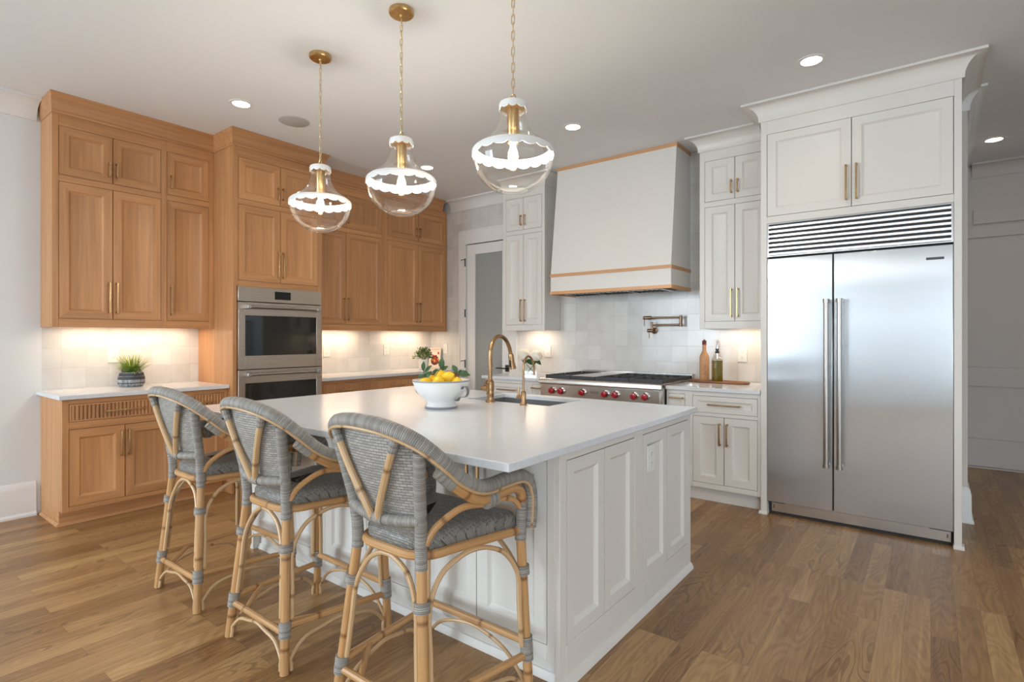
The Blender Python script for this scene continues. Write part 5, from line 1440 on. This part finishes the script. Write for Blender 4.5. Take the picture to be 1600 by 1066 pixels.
def lemon_mesh():
    mb = MB(); prof = []
    for k in range(17):
        a = PI * k / 16; r_ = 0.0345 * math.sin(a) ** 0.9 if 0 < k < 16 else 0.0; h_ = -0.0445 * math.cos(a)
        if k in (15, 16): h_ += 0.004 * (k - 14)
        if k == 0: h_ -= 0.003
        prof.append((r_, h_))
    mb.lathe(prof, (0, 0, 0), 24); return mb
ldir = Vector((-0.61, 0.79, 0)); rdir = Vector((0.79, 0.61, 0))    # away from / across the view
lem = None
for dr, da, dz, rot, lab in ((-0.005, -0.075, 0.150, (1.3, 0.2, 0.6), 'large yellow lemon front and centre in the enamel bowl'),
                             (0.040, -0.030, 0.170, (1.1, 0.5, 1.4), 'yellow lemon right of centre, turned end-on, in the enamel bowl'),
                             (-0.082, -0.045, 0.139, (1.5, 0.3, 0.2), 'yellow lemon at the left rim of the enamel bowl'),
                             (0.092, -0.045, 0.130, (0.25, 0.2, 0.4), 'low yellow lemon at the right rim of the enamel bowl'),
                             (-0.006, 0.036, 0.176, (1.5, 0.1, 0.5), 'yellow lemon on top of the pile, behind the front lemon'),
                             (-0.070, 0.042, 0.146, (1.2, 0.4, 2.0), 'yellow lemon at back left of the bowl, under the leaves')):
    if lem is None: lem = lemon_mesh().build('lemon', M['lemon'], smooth=180); ob = lem
    else: ob = lem.copy(); COL.objects.link(ob)
    p = Vector((bx, by, bz + dz)) + rdir * dr + ldir * da
    ob.location = p; ob.rotation_euler = rot; tag(ob, lab, 'lemon', 'lemons in the bowl')

def leaf(mb, base, tip, width, up, curl=0.15, mat=0, n=7):
    b_, t_ = Vector(base), Vector(tip); d = t_ - b_; side = d.cross(Vector(up)).normalized(); nrm = side.cross(d).normalized(); Ln = d.length
    rows, uv = [], []
    for i in range(n + 1):
        s = i / n; w = width * math.sin(PI * min(max(s, 0.02), 0.985)) ** 0.8 * (1 - 0.25 * s)
        c_ = b_ + d * s + nrm * (curl * Ln * math.sin(PI * s))
        rows.append([tuple(c_ - side * w + nrm * w * 0.28), tuple(c_), tuple(c_ + side * w + nrm * w * 0.28)]); uv.append([(s, 0), (s, 0.5), (s, 1)])
    mb.add([p for r_ in rows for p in r_], [q for i in range(n) for q in ((i * 3, i * 3 + 1, i * 3 + 4, i * 3 + 3), (i * 3 + 1, i * 3 + 2, i * 3 + 5, i * 3 + 4))], mat,
           [u for i in range(n) for u in ([uv[i][0], uv[i][1], uv[i + 1][1], uv[i + 1][0]], [uv[i][1], uv[i][2], uv[i + 1][2], uv[i + 1][1]])])

def W_(r_, a_, z_): return Vector((bx, by, bz + z_)) + rdir * r_ + ldir * a_
for lab, stem, leaves in (
    ('lemon leaf sprig standing upright at the left of the bowl', [(-0.085, 0.0, 0.16), (-0.098, 0.0, 0.20), (-0.10, 0.0, 0.215)],
     [((-0.10, 0, 0.205), (-0.10, 0.01, 0.262), 0.014), ((-0.094, 0, 0.198), (-0.055, 0.02, 0.238), 0.012), ((-0.094, 0.0, 0.178), (-0.135, 0.02, 0.172), 0.016), ((-0.09, 0, 0.17), (-0.05, -0.01, 0.205), 0.018)]),
    ('lemon leaf sprig with one broad upright leaf, middle of the bowl', [(-0.03, -0.02, 0.185), (-0.012, 0.0, 0.21), (-0.004, 0.01, 0.224)],
     [((0.0, 0.03, 0.212), (-0.002, 0.045, 0.282), 0.020), ((-0.008, 0.03, 0.203), (-0.055, 0.03, 0.197), 0.016), ((0.0, 0.03, 0.208), (0.035, 0.04, 0.232), 0.013)]),
    ('lemon leaf sprig drooping over the right rim of the bowl', [(0.06, 0.03, 0.175), (0.085, 0.03, 0.195), (0.095, 0.03, 0.20)],
     [((0.088, 0.03, 0.195), (0.058, 0.045, 0.238), 0.017), ((0.09, 0.03, 0.198), (0.115, 0.05, 0.19), 0.018), ((0.095, 0.03, 0.188), (0.165, 0.01, 0.182), 0.021), ((0.095, 0.05, 0.18), (0.145, 0.06, 0.20), 0.017)])):
    s_ = thing('leaf_sprig', lab, 'leaves', W_(*stem[0]), 'lemon leaf sprigs in the bowl')
    mb = MB(); mb.tube([W_(*p) for p in stem], 0.0022, 6); mb.build('stem', M['leaf'], s_)
    mb = MB()
    for b_, t_, w in leaves: leaf(mb, W_(*b_), W_(*t_), w, (-ldir) + Vector((0, 0, 0.35)))
    mb.build('leaf_blades', M['leaf'], s_, recalc=False, smooth=60)

# ------------------------------------------------------------------ plants, book, bottles, flowers
P_ = thing('potted_grass', 'grass plant in a grey ribbed pot on the far-left oak counter', 'plant', (-5.14, 1.635, 0.9145))
px, py, pz = -5.14, 1.635, 0.9145
prof = [(0.0, 0.004), (0.07, 0.004), (0.072, 0.0), (0.078, 0.004), (0.092, 0.022), (0.0935, 0.027), (0.0905, 0.030), (0.0945, 0.034), (0.0945, 0.056), (0.0915, 0.059), (0.093, 0.062), (0.089, 0.084), (0.0855, 0.087), (0.0865, 0.090), (0.081, 0.112), (0.079, 0.117), (0.075, 0.117), (0.074, 0.095), (0.0, 0.095)]
mb = MB(); mb.lathe(prof, (px, py, pz), 40)
for i in range(len(mb.f)):
    if i // 40 in (5, 6, 9, 10, 12, 13): mb.m[i] = 1
mb.build('pot', [M['pot'], plain('pot_groove', (0.05, 0.055, 0.065), 0.7)], P_, smooth=60)
mb = MB(); rnd = random.Random(3)
for k in range(260):
    a = rnd.uniform(0, 2 * PI); r0 = 0.05 * math.sqrt(rnd.random()); sp_ = rnd.random() ** 0.8
    le = rnd.uniform(0.13, 0.24) * (0.85 + 0.25 * sp_); base = Vector((px + r0 * math.cos(a), py + r0 * math.sin(a), pz + 0.095))
    a2 = a + rnd.uniform(-0.5, 0.5); out = le * (0.12 + 0.80 * sp_); d = Vector((math.cos(a2), math.sin(a2), 0))
    if d.x < 0 and out > 0.04: out = min(out, 0.09 + rnd.random() * 0.01) if base.x + d.x * out < -5.25 else out
    hgt = math.sqrt(max(le * le - out * out * 0.9, 0.0009)) * 0.93; w = rnd.uniform(0.0022, 0.004)
    droop = 0.035 * sp_; side = Vector((-d.y, d.x, 0)); rows = []; uv = []
    for i in range(6):
        s = i / 5; p = base + d * out * s ** 1.25 + Vector((0, 0, hgt * s - droop * s * s * s * 2)); p.x = max(p.x, XW + 0.008)
        ww = w * (1 - s) ** 0.6 + 0.0003; rows.append([tuple(p - side * ww), tuple(p + side * ww)]); c_ = min(1, s * rnd.uniform(0.7, 1.2)); uv.append([(c_, 0), (c_, 1)])
    mb.grid(rows, 0, uv)
mb.build('grass_blades', M['grass'], P_, recalc=False, smooth=60)['kind'] = 'stuff'

px, py = -4.975, 4.69
P_ = thing('potted_plant', 'small leafy plant in a white pot on the oak counter beside the cookbook', 'plant', (px, py, pz))
mb = MB(); mb.lathe([(0.0, 0.003), (0.05, 0.0), (0.056, 0.004), (0.06, 0.06), (0.060, 0.123), (0.055, 0.126), (0.053, 0.105), (0.0, 0.105)], (px, py, pz), 32); mb.build('pot', M['enamel'], P_, smooth=50)
mb = MB(); rnd = random.Random(11)
for k in range(340):
    a = rnd.uniform(0, 2 * PI); el = rnd.uniform(-0.25, 1.35); rr = rnd.uniform(0.045, 0.115)
    c_ = Vector((px + rr * math.cos(a) * math.cos(el), py + rr * math.sin(a) * math.cos(el), pz + 0.155 + rr * math.sin(el) * 1.0))
    d = (c_ - Vector((px, py, pz + 0.12))).normalized(); d = (d + Vector((rnd.uniform(-.6, .6), rnd.uniform(-.6, .6), rnd.uniform(-.5, .5)))).normalized()
    leaf(mb, c_, c_ + d * rnd.uniform(0.02, 0.036), rnd.uniform(0.007, 0.012), (rnd.uniform(-1, 1), rnd.uniform(-1, 1), 1), 0.1, 0 if rnd.random() < 0.6 else 1, 4)
for k in range(26):
    a = rnd.uniform(0, 2 * PI); rr = rnd.uniform(0.02, 0.09); mb.tube([(px, py, pz + 0.105), (px + rr * 0.6 * math.cos(a), py + rr * 0.6 * math.sin(a), pz + 0.16), (px + rr * math.cos(a), py + rr * math.sin(a), pz + 0.20)], 0.0012, 4, 1)
mb.build('foliage', [M['leaf2'], plain('mid_green_leaf', (0.07, 0.13, 0.035), 0.45)], P_, recalc=False, smooth=60)

# cookbook leaning in the corner
K = thing('cookbook', 'cream cookbook with a red food picture leaning on the tile behind the small plant', 'book', (-5.12, 5.03, pz))
lean = 0.13; ca, sa = math.cos(lean), math.sin(lean)
def bk(u, w, z): return (-5.243 + u, 5.085 - (0.255 - z) * sa - w * ca - 0.0005, pz + z * ca + 0.004 - w * sa * 0 + (0.0))
mb = MB(bk); mb.box(0, 0.195, 0.0, 0.018, 0.0, 0.255); mb.build('pages', plain('page_edges', (0.74, 0.70, 0.62), 0.7), K, bevel=0.001)
mb = MB(bk); mb.box(-0.003, 0.199, 0.018, 0.0205, -0.002, 0.258, 0); 
def disc(cx, cz, rx, rz, mat, w=0.0209, n=28, wob=0.0, seed=0):
    rd = random.Random(seed); pts = [(cx + rx * (1 + wob * rd.uniform(-1, 1)) * math.cos(2 * PI * k / n), w, cz + rz * (1 + wob * rd.uniform(-1, 1)) * math.sin(2 * PI * k / n)) for k in range(n)]
    mb.add(pts, [tuple(range(n))], mat)
disc(0.105, 0.095, 0.075, 0.062, 2, 0.0207, wob=0.06, seed=1)
for k in range(26):
    rd = random.Random(k + 40); disc(0.105 + rd.uniform(-.055, .062), 0.105 + rd.uniform(-.045, .058), rd.uniform(.010, .022), rd.uniform(.008, .018), rd.choice([1, 1, 1, 3, 4, 2]), 0.0209 + k * 0.00002, 12, 0.2, k)
disc(0.160, 0.190, 0.017, 0.017, 1, 0.0212)
for k, (u0, u1, z) in enumerate(((0.02, 0.18, 0.238), (0.035, 0.165, 0.216))):
    n = 9; wd = (u1 - u0) / n
    for q in range(n):
        hh = 0.007 if k == 0 else 0.0022
        mb.box(u0 + q * wd, u0 + q * wd + wd * 0.72, 0.0205, 0.0208, z - hh, z + hh, 5 if k == 0 else 6)
mb.build('cover', [plain('cream_cover', (0.80, 0.74, 0.64), 0.4), plain('cover_red', (0.55, 0.035, 0.02), 0.4), plain('cover_dark', (0.11, 0.025, 0.02), 0.4), plain('cover_green', (0.06, 0.09, 0.03), 0.4), plain('cover_gold', (0.62, 0.30, 0.10), 0.4), plain('cover_pink', (0.75, 0.33, 0.27), 0.4), plain('cover_grey', (0.42, 0.38, 0.34), 0.4)], K, recalc=False, smooth=0)

# board with two bottles
def rot2(cx, cy, ang):
    c_, s_ = math.cos(ang), math.sin(ang); return lambda u, w, z: (cx + u * c_ - w * s_, cy + u * s_ + w * c_, z)
BD = thing('serving_board', 'long brown wooden serving board under the two bottles', 'tray', (-1.475, 4.885, pz))
tfb = rot2(-1.475, 4.885, -0.12)
mb = MB(); n = 48; A_, B_ = 0.265, 0.078
def sup(k, ins): 
    a = 2 * PI * k / n; c_, s_ = math.cos(a), math.sin(a); e_ = 0.55
    return ((A_ - ins) * math.copysign(abs(c_) ** e_, c_), (B_ - ins) * math.copysign(abs(s_) ** e_, s_))
rows = [(0.006, 0.0), (0.0, 0.005), (0.0, 0.014), (0.004, 0.018), (0.012, 0.018), (0.018, 0.012)]
vs = [tfb(*sup(k, ins), pz + z) for ins, z in rows for k in range(n)]; fs = [(i * n + k, i * n + (k + 1) % n, (i + 1) * n + (k + 1) % n, (i + 1) * n + k) for i in range(len(rows) - 1) for k in range(n)]
fs += [tuple(range(n))[::-1], tuple((len(rows) - 1) * n + k for k in range(n))]
mb.add(vs, fs); mb.build('board', M['board'], BD, smooth=40)
zb = pz + 0.0125
q = tfb(-0.13, 0.01, 0); x, y = q[0], q[1]
BT = thing('wooden_bottle', 'tall slender pale-wood bottle with a dark red cap, on the board nearer the range', 'bottle', (x, y, zb))
mb = MB(); mb.lathe([(0.0, 0.0), (0.039, 0.0), (0.041, 0.004), (0.041, 0.20), (0.0395, 0.215), (0.032, 0.235), (0.019, 0.258), (0.0165, 0.275), (0.0165, 0.318)], (x, y, zb), 32); mb.build('body', wood('blond_bottle_wood', (0.50, 0.235, 0.10), (0.68, 0.38, 0.195), 2), BT, smooth=50)
mb = MB(); mb.lathe([(0.0165, 0.3185), (0.0185, 0.319), (0.0185, 0.33), (0.017, 0.332), (0.0185, 0.334), (0.0185, 0.355), (0.008, 0.358), (0.006, 0.364), (0.0, 0.368)], (x, y, zb), 24); mb.build('cap', plain('dark_red_cap', (0.15, 0.035, 0.02), 0.4), BT, smooth=50)
mb = MB()
vd = Vector((0 - x, 0 - y, 0)).normalized(); sd = Vector((-vd.y, vd.x, 0))
for i in range(7):
    for j in range(3):
        if (i * 3 + j) % 4 == 3: continue
        a0 = -0.32 + j * 0.22; a1 = a0 + 0.17; z0 = zb + 0.055 + i * 0.013
        ps = []
        for aa, zz in ((a0, z0), (a1, z0), (a1, z0 + 0.008), (a0, z0 + 0.008)):
            d = vd * math.cos(aa) + sd * math.sin(aa); ps.append((x + d.x * 0.0414, y + d.y * 0.0414, zz))
        mb.add(ps, [(0, 1, 2, 3)])
mb.build('burnt_mark', plain('burnt_print', (0.36, 0.16, 0.07), 0.6), BT, smooth=0, recalc=False)
q = tfb(-0.003, -0.012, 0); x, y = q[0], q[1]
BT = thing('oil_bottle', 'square glass bottle of olive oil with steel pourer, nearer the refrigerator', 'bottle', (x, y, zb))
def sqring(h, z, r=0.008):
    pts = []
    for cx, cy, a0 in ((h - r, h - r, 0), (-h + r, h - r, PI / 2), (-h + r, -h + r, PI), (h - r, -h + r, 1.5 * PI)):
        for k in range(4): a = a0 + k / 3 * PI / 2; pts.append((cx + r * math.cos(a), cy + r * math.sin(a), z))
    return pts
def sqloft(levels, name, mat, par, ang=0.62, caps=True):
    mb = MB(); n = 16; vs = []
    for h, z, r in levels:
        for p in sqring(h, z, r): vs.append((x + p[0] * math.cos(ang) - p[1] * math.sin(ang), y + p[0] * math.sin(ang) + p[1] * math.cos(ang), zb + p[2]))
    fs = [(i * n + k, i * n + (k + 1) % n, (i + 1) * n + (k + 1) % n, (i + 1) * n + k) for i in range(len(levels) - 1) for k in range(n)]
    if caps: fs += [tuple(range(n))[::-1], tuple((len(levels) - 1) * n + k for k in range(n))]
    mb.add(vs, fs); return mb.build(name, mat, par, smooth=45)
oil, nt, b_ = newmat('olive_oil'); b_.inputs['Base Color'].default_value = (0.17, 0.135, 0.004, 1); b_.inputs['Roughness'].default_value = 0.08; b_.inputs['Coat Weight'].default_value = 0.5
sqloft([(0.034, 0.004, 0.007), (0.0365, 0.008, 0.008), (0.0365, 0.183, 0.008)], 'oil', oil, BT)
sqloft([(0.036, 0.0, 0.007), (0.039, 0.004, 0.009), (0.039, 0.186, 0.009), (0.034, 0.203, 0.012), (0.016, 0.218, 0.0155), (0.0135, 0.225, 0.013), (0.0135, 0.246, 0.013)], 'glass', M['clear'], BT, caps=False)
mb = MB(); mb.lathe([(0.0, 0.246), (0.017, 0.246), (0.017, 0.262), (0.012, 0.264), (0.012, 0.278), (0.016, 0.279), (0.016, 0.287), (0.0, 0.289)], (x, y, zb), 20); mb.build('stopper', M['black'], BT)
mb = MB(); mb.tube([(x, y, zb + 0.286), (x + 0.002, y, zb + 0.305), (x + 0.010, y + 0.006, zb + 0.332)], [0.0045, 0.0035, 0.0025], 8); mb.tube([(x, y, zb + 0.245), (x, y, zb + 0.20)], 0.0035, 8); mb.build('pourer', M['chrome'], BT)

# hydrangeas
vx, vy = -3.455, 4.835
V_ = thing('flower_vase', 'square glass vase holding white hydrangeas on the counter left of the range', 'vase', (vx, vy, pz))
def vring(h, z, a_=0.62): return [(vx + sx_ * h * math.cos(a_) - sy_ * h * math.sin(a_), vy + sx_ * h * math.sin(a_) + sy_ * h * math.cos(a_), pz + z) for sx_, sy_ in ((1, 1), (-1, 1), (-1, -1), (1, -1))]
mb = MB(); lv = [(0.066, 0.0), (0.066, 0.105), (0.062, 0.105), (0.062, 0.008)]
vs = [p for h, z in lv for p in vring(h, z)]; fs = [(i * 4 + k, i * 4 + (k + 1) % 4, (i + 1) * 4 + (k + 1) % 4, (i + 1) * 4 + k) for i in range(3) for k in range(4)] + [(3, 2, 1, 0), (12, 13, 14, 15)]
mb.add(vs, fs); mb.build('glass', M['clear'], V_, smooth=0)
rv = Vector((0.79, 0.61, 0)); av = Vector((-0.61, 0.79, 0))
heads = ((-0.075, 0.0, 0.205, 0.075, 'white hydrangea head at the left of the square vase'), (0.062, -0.01, 0.195, 0.072, 'white hydrangea head at the right of the square vase'))
for hr, ha, hz_, R_, lab in heads:
    c_ = Vector((vx, vy, pz + hz_)) + rv * hr + av * ha
    H = thing('hydrangea', lab, 'flower', Vector((vx, vy, pz + 0.01)), 'hydrangeas in the vase')
    mb = MB(); rnd = random.Random(int(hr * 1000) + 99); n = 150
    for k in range(n):
        zz = 1 - 2 * (k + 0.5) / n; ph = k * 2.39996; rr = math.sqrt(1 - zz * zz); d = Vector((rr * math.cos(ph), rr * math.sin(ph), zz * 0.85)); q = c_ + d * R_ * rnd.uniform(0.86, 1.02)
        t1 = d.cross(Vector((0.3, 0.5, 0.8))).normalized(); t2 = d.cross(t1).normalized(); a0 = rnd.uniform(0, 1.5); s_ = rnd.uniform(0.009, 0.012)
        for j in range(4):
            a = a0 + j * PI / 2; e1 = t1 * math.cos(a) + t2 * math.sin(a); e2 = t1 * math.cos(a + 0.5) + t2 * math.sin(a + 0.5); e3 = t1 * math.cos(a - 0.5) + t2 * math.sin(a - 0.5)
            mb.add([q, q + e2 * s_ * 0.8 + d * 0.002, q + e1 * s_ * 1.25 + d * 0.0005, q + e3 * s_ * 0.8 + d * 0.002], [(0, 1, 2, 3)])
    mb.lathe([(0.0, -R_ * 0.72), (R_ * 0.6, -R_ * 0.5), (R_ * 0.82, 0), (R_ * 0.6, R_ * 0.5), (0, R_ * 0.72)], tuple(c_), 14)
    mb.build('flower_head', M['petal'], H, recalc=False, smooth=40)
    mb = MB(); mb.tube([c_ + Vector((0, 0, -R_ * 0.5)), Vector((vx, vy, pz + 0.09)) + rv * hr * 0.4 + av * ha * 0.4, Vector((vx, vy, pz + 0.014)) - rv * hr * 0.5 - av * ha * 0.4], 0.0035, 6); mb.build('stem', M['leaf'], H)
    if ha < 0.03:
        mb = MB(); s_ = 1 if hr > 0 else 0.4
        leaf(mb, c_ + Vector((0, 0, -0.05)) + rv * -hr * 0.5, c_ + rv * (-hr * 1.0 + 0.03 * s_) + av * -0.055 + Vector((0, 0, -0.105)), 0.034, (-av) + Vector((0, 0, 0.4)), 0.12); leaf(mb, c_ + Vector((0, 0, -0.05)), c_ + rv * (0.05 * s_) - av * 0.05 + Vector((0, 0, -0.095)), 0.026, (-av) + Vector((0, 0, 0.4)), 0.12)
        mb.build('leaf_blades', M['leaf'], H, recalc=False, smooth=60)

# tidy helper properties
for ob in bpy.data.objects:
    if '_w' in ob: del ob['_w']
